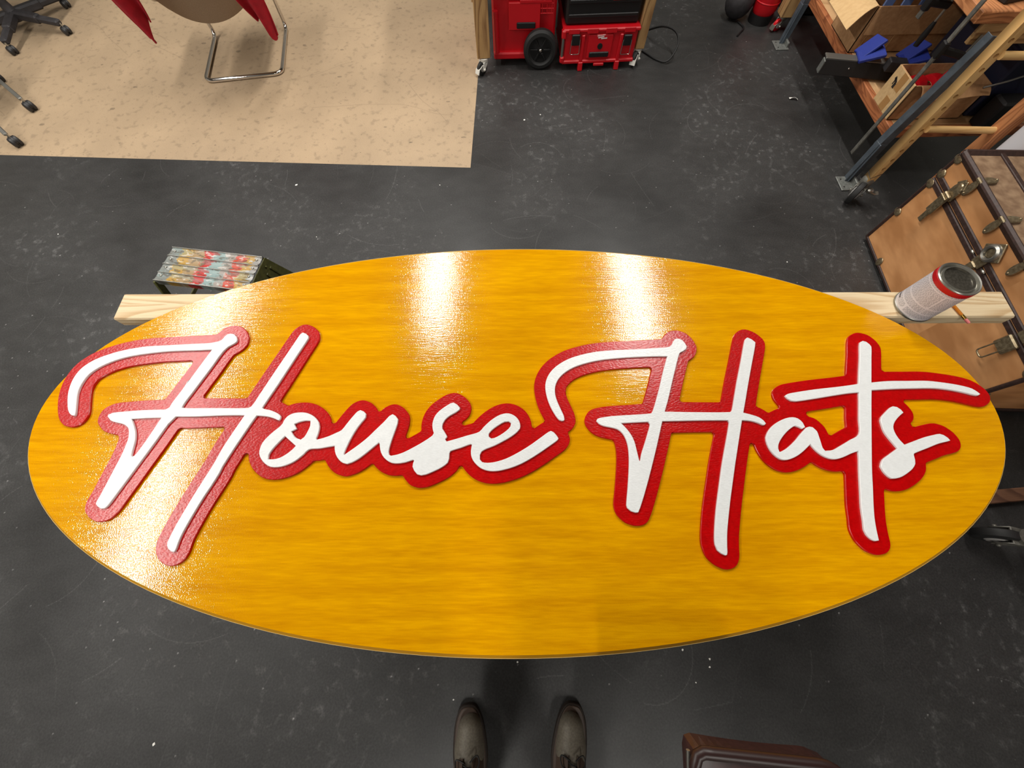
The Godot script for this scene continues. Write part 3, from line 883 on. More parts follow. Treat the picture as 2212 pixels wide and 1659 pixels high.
func build_trunk() -> void:
	var t := thing("steamer_trunk", "old brown wooden steamer trunk with dark trim and metal latches", "trunk", Vector3(1.925, 0, -1.475), -deg_to_rad(93.15))
	var L := 0.97; var H := 0.5; var D := 0.5
	var ly := 0.386
	var zf := -0.004
	obj("body", mb().box(Vector3(L / 2, 0.02 + (ly - 0.02) / 2, -D / 2), Vector3(L, ly - 0.024, D), 0.004), M.veneer, t)
	obj("lid", mb().box(Vector3(L / 2, (ly + H) / 2, -D / 2), Vector3(L, H - ly - 0.004, D), 0.008), M.veneer, t)
	obj("lid_top", mb().box(Vector3(L / 2, H, -D / 2), Vector3(L - 0.03, 0.004, D - 0.03), 0.001), M.canvas, t)
	var V := func(x, y, z): return Vector3(x, y, z)
	# dark fibre trim along the edges and both lips of the lid
	for y in [ly - 0.014, ly + 0.014]:
		obj("lip_trim", mb().box(Vector3(L / 2, y, zf + 0.004), Vector3(L + 0.01, 0.022, 0.012), 0.004), M.trunk_dark, t)
		for x in [0.0, L]:
			obj("lip_trim", mb().box(Vector3(x, y, -D / 2), Vector3(0.012, 0.022, D), 0.004), M.trunk_dark, t)
	obj("top_trim", mb().bar(Vector3(0, H, 0), Vector3(L, H, 0), 0.02, 0.034, Vector3(0, 1, 0.6), 0.005), M.trunk_dark, t)
	obj("top_trim", mb().bar(Vector3(0, H, -D), Vector3(L, H, -D), 0.02, 0.034, Vector3(0, 1, -0.6), 0.005), M.trunk_dark, t)
	for x in [0.0, L]:
		obj("top_trim", mb().bar(Vector3(x, H, 0), Vector3(x, H, -D), 0.02, 0.03, Vector3(-1 if x == 0.0 else 1, 1, 0), 0.005), M.trunk_dark, t)
		for z in [0.0, -D]:
			obj("corner_trim", mb().bar(Vector3(x, 0.02, z), Vector3(x, ly - 0.02, z), 0.016, 0.016, Vector3(1, 0, 1), 0.004), M.trunk_dark, t)
			obj("corner_trim", mb().bar(Vector3(x, ly + 0.02, z), Vector3(x, H, z), 0.016, 0.016, Vector3(1, 0, 1), 0.004), M.trunk_dark, t)
		obj("bottom_trim", mb().bar(Vector3(x, 0.028, 0), Vector3(x, 0.028, -D), 0.016, 0.024, Vector3.UP, 0.004), M.trunk_dark, t)
	for z in [0.0, -D]:
		obj("bottom_trim", mb().bar(Vector3(0, 0.022, z), Vector3(L, 0.022, z), 0.012, 0.014, Vector3.UP, 0.003), M.trunk_dark, t)
	obj("top_slat", mb().box(Vector3(L / 2, H + 0.004, -0.155), Vector3(L, 0.008, 0.02), 0.002), M.trunk_dark, t)
	obj("top_slat", mb().box(Vector3(L / 2, H + 0.004, -0.345), Vector3(L, 0.008, 0.02), 0.002), M.trunk_dark, t)
	# edge caps
	for y in [0.2, 0.362, 0.412, 0.482]:
		for x in [0.0, L]:
			half_cap(t, Vector3(x + (0.01 if x == 0.0 else -0.01), y, 0.004), Vector3(0, 0, 1), Vector3(0, 1, 0), 0.018, 0.022)
			half_cap(t, Vector3(x + (-0.006 if x == 0.0 else 0.006), y, -0.012), Vector3(-1 if x == 0.0 else 1, 0, 0), Vector3(0, 1, 0), 0.018, 0.016)
	for x in [0.17, 0.375, 0.58, 0.785]:
		var m := mb()
		for s in [[Vector3(0, 0, 1), Vector3(0, -1, 0)], [Vector3(0, 1, 0), Vector3(0, 0, -1)]]:
			var n: Vector3 = s[0]; var d: Vector3 = s[1]
			m.lathe([Vector2(1, 0), Vector2(0.9, 0.6), Vector2(0, 1)], 14, Vector3(x, H, 0.0) + d * 0.026 + n * 0.009, Basis(Vector3(1, 0, 0), n, Vector3(1, 0, 0).cross(n)).scaled_local(Vector3(0.017, 0.007, 0.036)))
			m.ball(Vector3(x, H, 0) + d * 0.05 + n * 0.014, Vector3.ONE * 0.005, 8)
		m.bar(Vector3(x - 0.016, H + 0.006, 0.009), Vector3(x + 0.016, H + 0.006, 0.009), 0.012, 0.02, Vector3(0, 1, 1), 0.005)
		obj("edge_cap", m, M.brass, t)
	for x in [0.18, 0.79]:
		half_cap(t, Vector3(x, 0.035, 0.004), Vector3(0, 0, 1), Vector3(1, 0, 0), 0.018, 0.022)
	# draw latches
	for x in [0.137, 0.83]:
		var la := Node3D.new()
		la.name = "latch"
		t.add_child(la, true)
		var m := mb()
		m.box(Vector3(x, 0.418, 0.012), Vector3(0.05, 0.05, 0.014), 0.006)
		m.lathe([Vector2(0.027, 0), Vector2(0.02, 0.012), Vector2(0, 0.018)], 12, Vector3(x, 0.442, 0.008), Basis(Vector3(1, 0, 0), Vector3(0, 0, 1), Vector3(0, -1, 0)))
		m.bar(Vector3(x - 0.02, 0.447, 0.014), Vector3(x, 0.474, 0.012), 0.02, 0.006, Vector3(0, 0, 1), 0.002)
		m.bar(Vector3(x + 0.02, 0.447, 0.014), Vector3(x, 0.474, 0.012), 0.02, 0.006, Vector3(0, 0, 1), 0.002)
		obj("catch_plate", m, M.brass, la)
		if x < 0.5:
			obj("hasp", mb().bar(Vector3(x, 0.415, 0.025), Vector3(x, 0.32, 0.02), 0.042, 0.012, Vector3(0, 0, 1), 0.005).bar(Vector3(x, 0.34, 0.019), Vector3(x, 0.272, 0.014), 0.026, 0.012, Vector3(0, 0, 1), 0.004).tube([Vector3(x - 0.02, 0.4, 0.033), Vector3(x + 0.02, 0.4, 0.033)], 0.004, 8), M.brass, la)
		else:
			obj("hasp", mb().box(Vector3(x, 0.35, 0.014), Vector3(0.06, 0.06, 0.016), 0.006), M.brass, la)
			obj("wire_loop", mb().tube(rounded([Vector3(x - 0.018, 0.345, 0.02), Vector3(x - 0.018, 0.27, 0.03), Vector3(x + 0.018, 0.27, 0.03), Vector3(x + 0.018, 0.345, 0.02)], 0.012), 0.003, 8), M.brass, la)
	# central lock
	var lk := Node3D.new()
	lk.name = "lock"
	t.add_child(lk, true)
	var c := Vector3(0.475, 0.437, 0.008)
	obj("lock_plate", mb().box(c + Vector3(0, 0, 0.002), Vector3(0.074, 0.07, 0.008), 0.003, Basis(Vector3(0, 0, 1), 0.78)).box(c + Vector3(0, -0.04, 0.002), Vector3(0.05, 0.05, 0.008), 0.003), M.brass, lk)
	obj("lock_ring", mb().lathe([Vector2(0.017, 0.004), Vector2(0.02, 0.016), Vector2(0.026, 0.019), Vector2(0.033, 0.014), Vector2(0.036, 0.004)], 24, c, Basis(Vector3(1, 0, 0), Vector3(0, 0, 1), Vector3(0, -1, 0))), M.zinc, lk)
	obj("lock_face", mb().lathe([Vector2(0.018, 0.004), Vector2(0.016, 0.01), Vector2(0, 0.011)], 20, c, Basis(Vector3(1, 0, 0), Vector3(0, 0, 1), Vector3(0, -1, 0))), M.brass, lk)
	obj("lock_hasp", mb().box(Vector3(0.475, 0.36, 0.012), Vector3(0.034, 0.034, 0.014), 0.004), M.brass, lk)
	for s in [-1, 1]:
		obj("lip_pin", mb().ball(Vector3(0.475 + s * 0.05, ly + 0.004, 0.016), Vector3(0.012, 0.005, 0.006), 10), M.zinc, lk)
	for x in [0.06, L - 0.06]:
		for z in [-0.05, -D + 0.05]:
			obj("roller_foot", mb().tube([Vector3(x - 0.02, 0.011, z), Vector3(x + 0.02, 0.011, z)], 0.0115, 12), M.rubber, t)

# ---------------------------------------------------------------- casters
func caster(t: Node3D, at: Vector3, r: float, swing: float, wheel: Material, fork: Material, side := 0.03, brake := true, drop := 0.0) -> void:
	# at: middle of the plate under the leg; the wheel trails towards swing
	var cs := Node3D.new()
	cs.name = "caster"
	t.add_child(cs, true)
	cs.position = at
	cs.rotation.y = swing
	var ax := Vector3(r * 0.55, r - at.y, 0)
	obj("wheel", mb().lathe([Vector2(0, -side * 0.5), Vector2(r * 0.8, -side * 0.5), Vector2(r * 0.97, -side * 0.36), Vector2(r, 0), Vector2(r * 0.97, side * 0.36), Vector2(r * 0.8, side * 0.5), Vector2(0, side * 0.5)], 28, ax, Basis(Vector3(1, 0, 0), Vector3(0, 0, 1), Vector3(0, -1, 0))), wheel, cs)
	for s in [-1, 1]:
		obj("hub", mb().lathe([Vector2(r * 0.5, 0), Vector2(r * 0.42, 0.004), Vector2(r * 0.16, 0.004), Vector2(r * 0.14, 0.012), Vector2(0, 0.013)], 20, ax + Vector3(0, 0, s * side * 0.5), Basis(Vector3(1, 0, 0), Vector3(0, 0, s), Vector3(0, -s, 0))), M.hub_grey, cs)
	var f := mb()
	f.lathe([Vector2(0, -0.014), Vector2(0.028, -0.014), Vector2(0.03, 0.0), Vector2(0, 0.0)], 18, Vector3(0, -drop, 0))
	f.box(Vector3(r * 0.12, -drop - 0.019, 0), Vector3(r * 0.9, 0.008, side + 0.026), 0.003)
	for s in [-1, 1]:
		var z: float = s * (side * 0.5 + 0.011)
		var p := PackedVector2Array([Vector2(-r * 0.34, -drop - 0.016), Vector2(r * 0.58, -drop - 0.016), Vector2(ax.x + r * 0.24, ax.y - r * 0.1), Vector2(ax.x + r * 0.08, ax.y - r * 0.28), Vector2(ax.x - r * 0.16, ax.y - r * 0.22)])
		var keep := f.xf
		f.xf = Transform3D(Basis(Vector3(1, 0, 0), Vector3(0, 0, 1), Vector3(0, 1, 0)), Vector3(0, 0, z - 0.002))
		f.prism(p, [], 0.0, 0.004)
		f.xf = keep
		f.ball(ax + Vector3(0, 0, z + s * 0.005), Vector3.ONE * 0.008, 8)
	obj("fork", f, fork, cs)
	if brake:
		obj("brake_lever", mb().bar(Vector3(r * 0.55, -drop - 0.03, 0), Vector3(r * 1.55, -drop - 0.05, 0), side + 0.008, 0.005, Vector3.UP, 0.002).bar(Vector3(r * 1.5, -drop - 0.05, 0), Vector3(r * 1.72, -drop - 0.075, 0), side + 0.012, 0.005, Vector3.UP, 0.002), fork, cs)

# ---------------------------------------------------------------- rolling clamp rack with drilled posts
func build_rack() -> void:
	var t := thing("rolling_rack", "rolling rack of drilled maple posts joined by round dowels, behind the trunk", "rack", Vector3(1.955, 0, -1.772))
	# the post is drilled right through: real round holes every 50 mm
	var drilled := []
	for k in 26:
		var ring := PackedVector2Array()
		for e in 14:
			ring.append(Vector2(0.205 + k * 0.0505, 0.002) + Vector2.from_angle(TAU * e / 14) * 0.0085)
		drilled.append(ring)
	var pm := mb()
	pm.xf = Transform3D(Basis(Vector3(0, 1, 0), Vector3(0, 0, 1), Vector3(1, 0, 0)), Vector3.ZERO)
	pm.prism(PackedVector2Array([Vector2(0.13, -0.02), Vector2(1.63, -0.02), Vector2(1.63, 0.02), Vector2(0.13, 0.02)]), drilled, -0.023, 0.023)
	obj("post", pm, M.maple, t)
	obj("post_socket", mb().lathe([Vector2(0.0, 0.108), Vector2(0.03, 0.108), Vector2(0.03, 0.128), Vector2(0.024, 0.14), Vector2(0.0, 0.14)], 20), M.dull_steel, t)
	obj("wire_tie", mb().tube([Vector3(-0.0215, 0.16, -0.02), Vector3(-0.0215, 0.15, 0.024), Vector3(0.0215, 0.178, 0.024)], 0.0015, 6), M.black_plastic, t)
	for y in [0.42, 0.715, 1.05]:
		obj("dowel", mb().tube([Vector3(0.012, y, 0.03), Vector3(0.33, y + 0.002, 0.052)], 0.0145, 14), M.maple, t)
	var post2 := obj("rear_post", mb().box(Vector3(0.335, 0.85, 0.052), Vector3(0.05, 1.46, 0.06), 0.003), M.orange_wood, t)
	post2.set_meta("label", "orange-brown wooden post")
	obj("cross_board", mb().box(Vector3(0.42, 0.72, 0.09), Vector3(0.3, 0.11, 0.02), 0.002, Basis(Vector3(0, 0, 1), 0.3)), M.orange_wood, t)
	caster(t, Vector3(0, 0.112, 0), 0.062, PI + 0.75, M.rubber, M.dull_steel, 0.032, false, 0.0)
	obj("brake_wing", mb().bar(Vector3(0.01, 0.085, 0.03), Vector3(0.06, 0.075, 0.05), 0.03, 0.012, Vector3.UP, 0.004).bar(Vector3(0.05, 0.075, 0.045), Vector3(0.085, 0.07, 0.04), 0.02, 0.006, Vector3(0, 1, 0.4), 0.002).ball(Vector3(0.025, 0.09, 0.04), Vector3(0.02, 0.01, 0.018), 10), M.zinc, t)
	caster(t, Vector3(0.335, 0.112, 0.052), 0.062, 0.3, M.rubber, M.dull_steel, 0.032, false, 0.0)

# ---------------------------------------------------------------- steel-legged workbench with loaded shelf
func open_box(called: String, label: String, at: Vector3, s: Vector3, turn: float, m0: Material) -> Node3D:
	var t := thing(called, label, "box", at, turn)
	var w := 0.005
	obj("bottom", mb().box(Vector3(0, w / 2, 0), Vector3(s.x, w, s.z), 0.001), m0, t)
	for e in [-1, 1]:
		obj("side", mb().box(Vector3(e * (s.x - w) / 2, s.y / 2, 0), Vector3(w, s.y, s.z), 0.001), m0, t)
		obj("side", mb().box(Vector3(0, s.y / 2, e * (s.z - w) / 2), Vector3(s.x, s.y, w), 0.001), m0, t)
	return t

func bar_clamp(at: Vector3, lo: float, hi: float, jaw: float, turn: float, grip: Material, label: String) -> void:
	var t := thing("bar_clamp", label, "clamp", at, turn)
	obj("bar", mb().box(Vector3(0, (lo + hi) / 2, 0), Vector3(0.008, hi - lo, 0.024), 0.001), M.dull_steel, t)
	obj("fixed_jaw", mb().bar(Vector3(0, hi - 0.02, 0), Vector3(0.12, hi - 0.035, 0), 0.02, 0.03, Vector3.UP, 0.005).box(Vector3(0.115, hi - 0.05, 0), Vector3(0.024, 0.02, 0.024), 0.003).box(Vector3(0, hi - 0.015, 0), Vector3(0.024, 0.05, 0.034), 0.004), M.tool_black, t)
	obj("sliding_jaw", mb().bar(Vector3(-0.005, jaw, 0), Vector3(0.12, jaw - 0.02, 0), 0.02, 0.028, Vector3.UP, 0.005).box(Vector3(0, jaw, 0), Vector3(0.026, 0.06, 0.034), 0.004), M.tool_black, t)
	obj("screw", mb().tube([Vector3(0.112, jaw + 0.06, 0), Vector3(0.112, jaw - 0.09, 0)], 0.0055, 8), M.zinc, t)
	obj("handle", mb().lathe([Vector2(0, -0.1), Vector2(0.012, -0.098), Vector2(0.015, -0.06), Vector2(0.012, -0.02), Vector2(0.008, 0), Vector2(0, 0)], 14, Vector3(0.112, jaw - 0.08, 0)), grip, t)

func build_workbench() -> void:
	var sy := 0.265
	var t := thing("workbench", "steel-legged workbench with orange-brown wooden top and a loaded lower shelf", "workbench", Vector3(2.0, 0, -1.99))
	for z in [0.075, -1.28]:
		for x in [0.0, 0.72]:
			var lg := Node3D.new()
			lg.name = "leg"
			t.add_child(lg, true)
			var dz: float = -1.0 if z > 0 else 1.0
			obj("angle_iron", mb().bar(Vector3(x + 0.07, 0.69, z - 0.005), Vector3(x + 0.008, 0.2, z), 0.042, 0.004, Vector3(0, 0, 1), 0.001).bar(Vector3(x + 0.052, 0.69, z - 0.022), Vector3(x - 0.012, 0.2, z - 0.018), 0.004, 0.04, Vector3(0, 0, 1), 0.001).bar(Vector3(x + 0.008, 0.22, z), Vector3(x - 0.012, 0.006, z + 0.012), 0.05, 0.006, Vector3(0, 0, 1), 0.002).bar(Vector3(x - 0.01, 0.22, z - 0.012), Vector3(x - 0.02, 0.006, z - 0.002), 0.006, 0.05, Vector3(0, 0, 1), 0.002), M.post_blue, lg)
			obj("foot_plate", mb().box(Vector3(x - 0.03, 0.004, z + 0.03), Vector3(0.09, 0.007, 0.11), 0.002).box(Vector3(x + 0.004, 0.02, z + 0.02), Vector3(0.014, 0.03, 0.09), 0.003), M.galv, lg)
			for b in [[-0.055, 0.0], [-0.055, 0.06]]:
				obj("bolt_hole", mb().lathe([Vector2(0.005, 0), Vector2(0.005, 0.0008), Vector2(0, 0.0009)], 10, Vector3(x + b[0], 0.0076, z + b[1])), M.ink, lg)
	obj("top", mb().box(Vector3(0.37, 0.72, -0.7), Vector3(0.76, 0.042, 1.4), 0.003), M.orange_wood, t)
	obj("apron", mb().box(Vector3(0.4, 0.66, -0.02), Vector3(0.7, 0.08, 0.02), 0.002), M.fir, t)
	obj("lower_shelf", mb().box(Vector3(0.42, sy - 0.012, -0.66), Vector3(0.72, 0.022, 1.32), 0.001), M.ply, t)
	obj("shelf_edging", mb().box(Vector3(0.045, sy - 0.026, -0.66), Vector3(0.032, 0.05, 1.34), 0.003), M.oak, t)
	obj("shelf_edging", mb().box(Vector3(0.42, sy - 0.026, 0.006), Vector3(0.72, 0.05, 0.03), 0.003), M.oak, t)
	obj("back_rail", mb().box(Vector3(0.72, 0.5, -0.66), Vector3(0.02, 0.1, 1.32), 0.002), M.fir, t)
	# cardboard carton with printed panel, tape rolls inside
	var b := open_box("cardboard_carton", "open cardboard carton with printed pale panel holding red tape rolls", Vector3(2.22, sy, -2.13), Vector3(0.38, 0.165, 0.18), 0.0, M.card)
	obj("printed_panel", mb().box(Vector3(-0.192, 0.083, 0), Vector3(0.003, 0.162, 0.176), 0.0005), M.card_light, b)
	for k in [0.03, 0.128]:
		obj("packing_tape", mb().box(Vector3(-0.1938, k, 0.0), Vector3(0.001, 0.055 if k < 0.1 else 0.07, 0.045), 0.0), M.card_tape, b)
	obj("printed_mark", mb().box(Vector3(-0.1942, 0.118, -0.042), Vector3(0.001, 0.012, 0.03), 0.0, Basis(Vector3(1, 0, 0), 0.5)).box(Vector3(-0.1942, 0.112, -0.046), Vector3(0.001, 0.03, 0.006), 0.0).box(Vector3(-0.1942, 0.1, -0.03), Vector3(0.001, 0.022, 0.016), 0.0), M.ink, b)
	obj("flap", mb().sheet(func(u, v): return Vector3(-0.16 + u * 0.33, 0.165 - 0.03 * v * v - 0.01 * sin(u * 5.0) * v, 0.09 + 0.05 * v), 12, 5, 0.004), M.card, b)
	for k in [[Vector3(2.1, sy + 0.1, -2.125), 0.25, "red tape roll next to the printed panel of the carton"], [Vector3(2.18, sy + 0.105, -2.125), 0.3, "middle red tape roll in the printed carton"], [Vector3(2.26, sy + 0.1, -2.13), 0.2, "red tape roll furthest from the printed panel of the carton"]]:
		var r := thing("tape_roll", k[2], "tape roll", k[0], k[1], "red tape rolls in the carton")
		obj("tape", mb().lathe([Vector2(0.034, -0.022), Vector2(0.058, -0.022), Vector2(0.06, 0), Vector2(0.058, 0.022), Vector2(0.034, 0.022), Vector2(0.034, -0.022)], 26, Vector3.ZERO, Basis(Vector3(0, 0, 1), PI / 2)), M.tool_red, r)
		obj("core", mb().lathe([Vector2(0.031, -0.02), Vector2(0.0335, -0.02), Vector2(0.0335, 0.02), Vector2(0.031, 0.02), Vector2(0.031, -0.02)], 22, Vector3.ZERO, Basis(Vector3(0, 0, 1), PI / 2)), M.card_light, r)
	# larger carton with its flap folded out
	var c := open_box("cardboard_carton", "large brown cardboard carton with one flap folded out, holding blue slats", Vector3(2.31, sy, -2.78), Vector3(0.56, 0.215, 0.29), 0.0, M.card)
	obj("flap", mb().sheet(func(u, v): return Vector3(-0.282 - 0.145 * v, 0.216 - 0.07 * v + 0.02 * sin(v * PI), -0.145 + 0.285 * u + 0.075 * v), 6, 6, 0.004), M.card_light, c)
	obj("flap", mb().sheet(func(u, v): return Vector3(-0.27 + u * 0.54, 0.215 - 0.12 * v, 0.147 + 0.014 * v), 6, 4, 0.004), M.card, c)
	for k in 3:
		obj("seam", mb().bar(Vector3(-0.24 + k * 0.16, 0.0, 0.149), Vector3(-0.24 + k * 0.16, 0.2, 0.149), 0.003, 0.002, Vector3(0, 0, 1), 0.0), M.card_light, c)
	for k in 3:
		var s := thing("blue_slat", ["blue plastic slat beside the folded-out carton flap", "blue plastic slat between two others in the large carton", "blue plastic slat furthest from the folded-out carton flap"][k], "slat", Vector3(2.13 + k * 0.1, sy + 0.205, -2.72), 0.0, "blue slats in the large carton")
		obj("slat", mb().bar(Vector3(-0.03, -0.12, 0.06), Vector3(0.05, 0.05, -0.06), 0.05, 0.012, Vector3(0.3, 1, 0), 0.003), M.slate_blue, s)
	# black and silver straightedge with blue brackets
	var q := thing("cutting_guide", "black and silver metal guide rail with blue plastic brackets jutting off the shelf", "guide rail", Vector3(2.02, sy + 0.045, -2.415), -0.2)
	obj("black_rail", mb().box(Vector3(0.0, 0.0, 0.03), Vector3(0.48, 0.07, 0.012), 0.002, Basis(Vector3(1, 0, 0), -0.25)), M.tool_black, q)
	obj("silver_rail", mb().box(Vector3(-0.02, 0.036, 0.0), Vector3(0.44, 0.008, 0.05), 0.002), M.steel, q)
	obj("end_plate", mb().box(Vector3(-0.242, 0.0, 0.02), Vector3(0.008, 0.06, 0.04), 0.002), M.galv, q)
	for x in [-0.02, 0.2]:
		obj("blue_bracket", mb().box(Vector3(x, 0.06, 0.0), Vector3(0.12, 0.018, 0.09), 0.004, Basis(Vector3(0, 0, 1), 0.35)).bar(Vector3(x - 0.045, 0.04, -0.03), Vector3(x + 0.03, 0.11, -0.06), 0.1, 0.014, Vector3(-1, 1, 0), 0.003), M.blue, q)
	obj("clear_holder", mb().box(Vector3(0.11, 0.045, 0.045), Vector3(0.09, 0.05, 0.05), 0.004), M.charcoal, q)
	obj("bolt", mb().ball(Vector3(-0.1, 0.005, 0.04), Vector3.ONE * 0.005, 8), M.chrome, q)
	var nt := thing("navy_tote", "dark navy storage tote at the back of the shelf", "tote", Vector3(2.55, sy, -2.3))
	obj("tub", mb().box(Vector3(0, 0.14, 0), Vector3(0.22, 0.28, 0.5), 0.01), M.navy, nt)
	obj("rim", mb().box(Vector3(0, 0.275, 0), Vector3(0.24, 0.02, 0.52), 0.006), M.navy, nt)
	var tb := thing("black_toolbag", "black tool case beside the cartons at the shelf corner", "tool case", Vector3(2.55, sy, -1.975))
	obj("case", mb().box(Vector3(0, 0.07, 0), Vector3(0.2, 0.14, 0.09), 0.01), M.tool_black, tb)
	for s in [-1, 1]:
		obj("rivet", mb().ball(Vector3(-0.06, 0.13, s * 0.03), Vector3(0.008, 0.004, 0.008), 8), M.chrome, tb)
	tag(obj("silver_cable", mb().tube(spline([Vector3(2.33, 0.44, -2.0), Vector3(2.4, 0.47, -1.99), Vector3(2.5, 0.49, -2.0), Vector3(2.56, 0.42, -2.0)]), 0.0045, 8), M.steel), "thin pale cable arching over the black tool case", "cable")
	bar_clamp(Vector3(1.967, 0, -2.01), 0.1, 0.86, 0.6, -0.15, M.tool_red, "long bar clamp with red handle gripping the workbench corner")
	bar_clamp(Vector3(1.962, 0, -2.26), 0.6, 0.86, 0.66, 0.1, M.tool_black, "shorter bar clamp with black handle on the workbench edge")
	var hp := thing("hand_plane", "black hand tool lying on the workbench top", "hand tool", Vector3(2.2, 0.741, -2.1), 0.3)
	obj("sole", mb().box(Vector3(0, 0.012, 0), Vector3(0.24, 0.024, 0.06), 0.004), M.tool_black, hp)
	obj("grip", mb().tube(spline([Vector3(-0.07, 0.02, 0), Vector3(-0.08, 0.06, 0), Vector3(-0.05, 0.09, 0)]), 0.014, 10), M.tool_black, hp)
	obj("front_knob", mb().ball(Vector3(0.07, 0.045, 0), Vector3(0.018, 0.024, 0.018), 10), M.tool_black, hp)
	var wb := thing("white_bin", "white plastic bin standing behind the steamer trunk", "bin", Vector3(2.36, 0.0, -1.585))
	obj("tub", mb().lathe([Vector2(0, 0.004), Vector2(0.085, 0), Vector2(0.1, 0.52), Vector2(0.106, 0.525), Vector2(0.106, 0.54), Vector2(0.098, 0.54), Vector2(0.083, 0.02), Vector2(0, 0.02)], 24), M.white_plastic, wb)

# ---------------------------------------------------------------- rolling bench with red tool boxes
func latch_pair(t: Node3D, x: float, y: float, z: float) -> void:
	var la := Node3D.new()
	la.name = "latch"
	t.add_child(la, true)
	obj("latch_block", mb().box(Vector3(x, y + 0.028, z + 0.012), Vector3(0.052, 0.06, 0.016), 0.005), M.tool_black, la)
	obj("latch_wire", mb().tube(rounded([Vector3(x - 0.027, y + 0.03, z + 0.016), Vector3(x - 0.03, y - 0.05, z + 0.016), Vector3(x + 0.03, y - 0.05, z + 0.016), Vector3(x + 0.027, y + 0.03, z + 0.016)], 0.01), 0.0026, 8), M.chrome, la)

func build_bench() -> void:
	var t := thing("rolling_bench", "wooden bench on white casters standing at the corner of the cream floor", "workbench", Vector3(-0.14, 0, -2.98), 0.078)
	# legs; local x runs along the front, local z towards the sign
	obj("leg", mb().bar(Vector3(0, 0.096, -0.03), Vector3(0, 0.86, -0.03), 0.088, 0.06, Vector3(0, 0, 1), 0.003), M.fir, t)
	obj("leg", mb().bar(Vector3(1.05, 0.096, -0.03), Vector3(1.05, 0.86, -0.03), 0.062, 0.085, Vector3(0, 0, 1), 0.003), M.fir, t)
	obj("leg", mb().bar(Vector3(0, 0.096, -0.72), Vector3(0, 0.86, -0.72), 0.088, 0.06, Vector3(0, 0, 1), 0.003), M.fir, t)
	obj("leg", mb().bar(Vector3(1.05, 0.096, -0.72), Vector3(1.05, 0.86, -0.72), 0.062, 0.085, Vector3(0, 0, 1), 0.003), M.fir, t)
	obj("apron", mb().box(Vector3(0.525, 0.815, -0.045), Vector3(1.1, 0.09, 0.036), 0.003), M.fir, t)
	obj("top", mb().box(Vector3(0.525, 0.88, -0.375), Vector3(1.26, 0.04, 0.86), 0.004), M.ply, t)
	caster(t, Vector3(0.0, 0.093, -0.02), 0.04, -PI / 2 - 0.9, M.rubber, M.white_metal, 0.026, true)
	caster(t, Vector3(1.05, 0.093, -0.02), 0.042, -PI / 2 - 0.55, M.rubber, M.white_metal, 0.028, true)
	caster(t, Vector3(0.0, 0.093, -0.72), 0.04, 0.4, M.rubber, M.white_metal, 0.026, false)
	caster(t, Vector3(1.05, 0.093, -0.72), 0.04, 0.4, M.rubber, M.white_metal, 0.026, false)
	# rolling chest seen from its side
	var r := thing("rolling_tool_chest", "tall red tool chest with one big black wheel under the bench", "tool chest", Vector3(0.14, 0, -3.06))
	obj("body", mb().box(Vector3(-0.012, 0.215, -0.29), Vector3(0.41, 0.33, 0.5), 0.012), M.tool_red, r)
	obj("lid", mb().box(Vector3(0.0, 0.42, -0.27), Vector3(0.42, 0.07, 0.5), 0.012), M.tool_black, r)
	obj("base_lip", mb().box(Vector3(-0.07, 0.06, -0.26), Vector3(0.29, 0.04, 0.5), 0.008), M.tool_red, r)
	obj("side_bar", mb().tube([Vector3(-0.19, 0.09, 0.0), Vector3(-0.195, 0.31, 0.0)], 0.016, 12), M.tool_red, r)
	obj("grip_panel", mb().box(Vector3(-0.01, 0.275, -0.015), Vector3(0.2, 0.14, 0.02), 0.004).box(Vector3(0.06, 0.35, -0.012), Vector3(0.2, 0.02, 0.02), 0.004), M.tool_red, r)
	obj("hand_hold", mb().box(Vector3(0.0, 0.232, -0.004), Vector3(0.12, 0.032, 0.012), 0.006), M.tool_black, r)
	for k in 3:
		obj("grid_rib", mb().box(Vector3(0.1 + k * 0.03, 0.315, -0.008), Vector3(0.004, 0.06, 0.008), 0.001), M.tool_red, r)
	for k in 3:
		obj("grid_rib", mb().box(Vector3(0.13, 0.29 + k * 0.024, -0.008), Vector3(0.08, 0.004, 0.008), 0.001), M.tool_red, r)
	var w := Node3D.new()
	w.name = "wheel"
	r.add_child(w, true)
	w.position = Vector3(0.098, 0.113, 0.022)
	var wb := Basis(Vector3(1, 0, 0), Vector3(0, 0, 1), Vector3(0, -1, 0))
	obj("tyre", mb().lathe([Vector2(0.07, -0.025), Vector2(0.1, -0.025), Vector2(0.112, -0.014), Vector2(0.113, 0.0), Vector2(0.112, 0.012), Vector2(0.1, 0.024), Vector2(0.082, 0.026), Vector2(0.076, 0.014), Vector2(0.07, 0.012)], 36, Vector3.ZERO, wb), M.rubber, w)
	obj("rim", mb().lathe([Vector2(0, -0.02), Vector2(0.074, -0.02), Vector2(0.074, 0.006), Vector2(0.05, 0.002), Vector2(0.03, 0.008), Vector2(0, 0.01)], 30, Vector3.ZERO, wb), M.tool_black, w)
	for k in 6:
		obj("spoke", mb().bar(Vector3(cos(k * PI / 3) * 0.02, sin(k * PI / 3) * 0.02, 0.008), Vector3(cos(k * PI / 3) * 0.07, sin(k * PI / 3) * 0.07, 0.006), 0.012, 0.01, Vector3(0, 0, 1), 0.002), M.tool_black, w)
	obj("axle_nut", mb().lathe([Vector2(0.012, 0), Vector2(0.011, 0.006), Vector2(0.006, 0.012), Vector2(0, 0.014)], 14, Vector3(0, 0, 0.01), wb), M.chrome, w)
	# low red case with black case on it
	var b := thing("red_tool_case", "low red tool case with twin black latches beside the big wheel", "tool case", Vector3(0.628, 0, -3.02), 0.03)
	obj("body", mb().box(Vector3(0, 0.135, -0.2), Vector3(0.48, 0.18, 0.4), 0.01), M.tool_red, b)
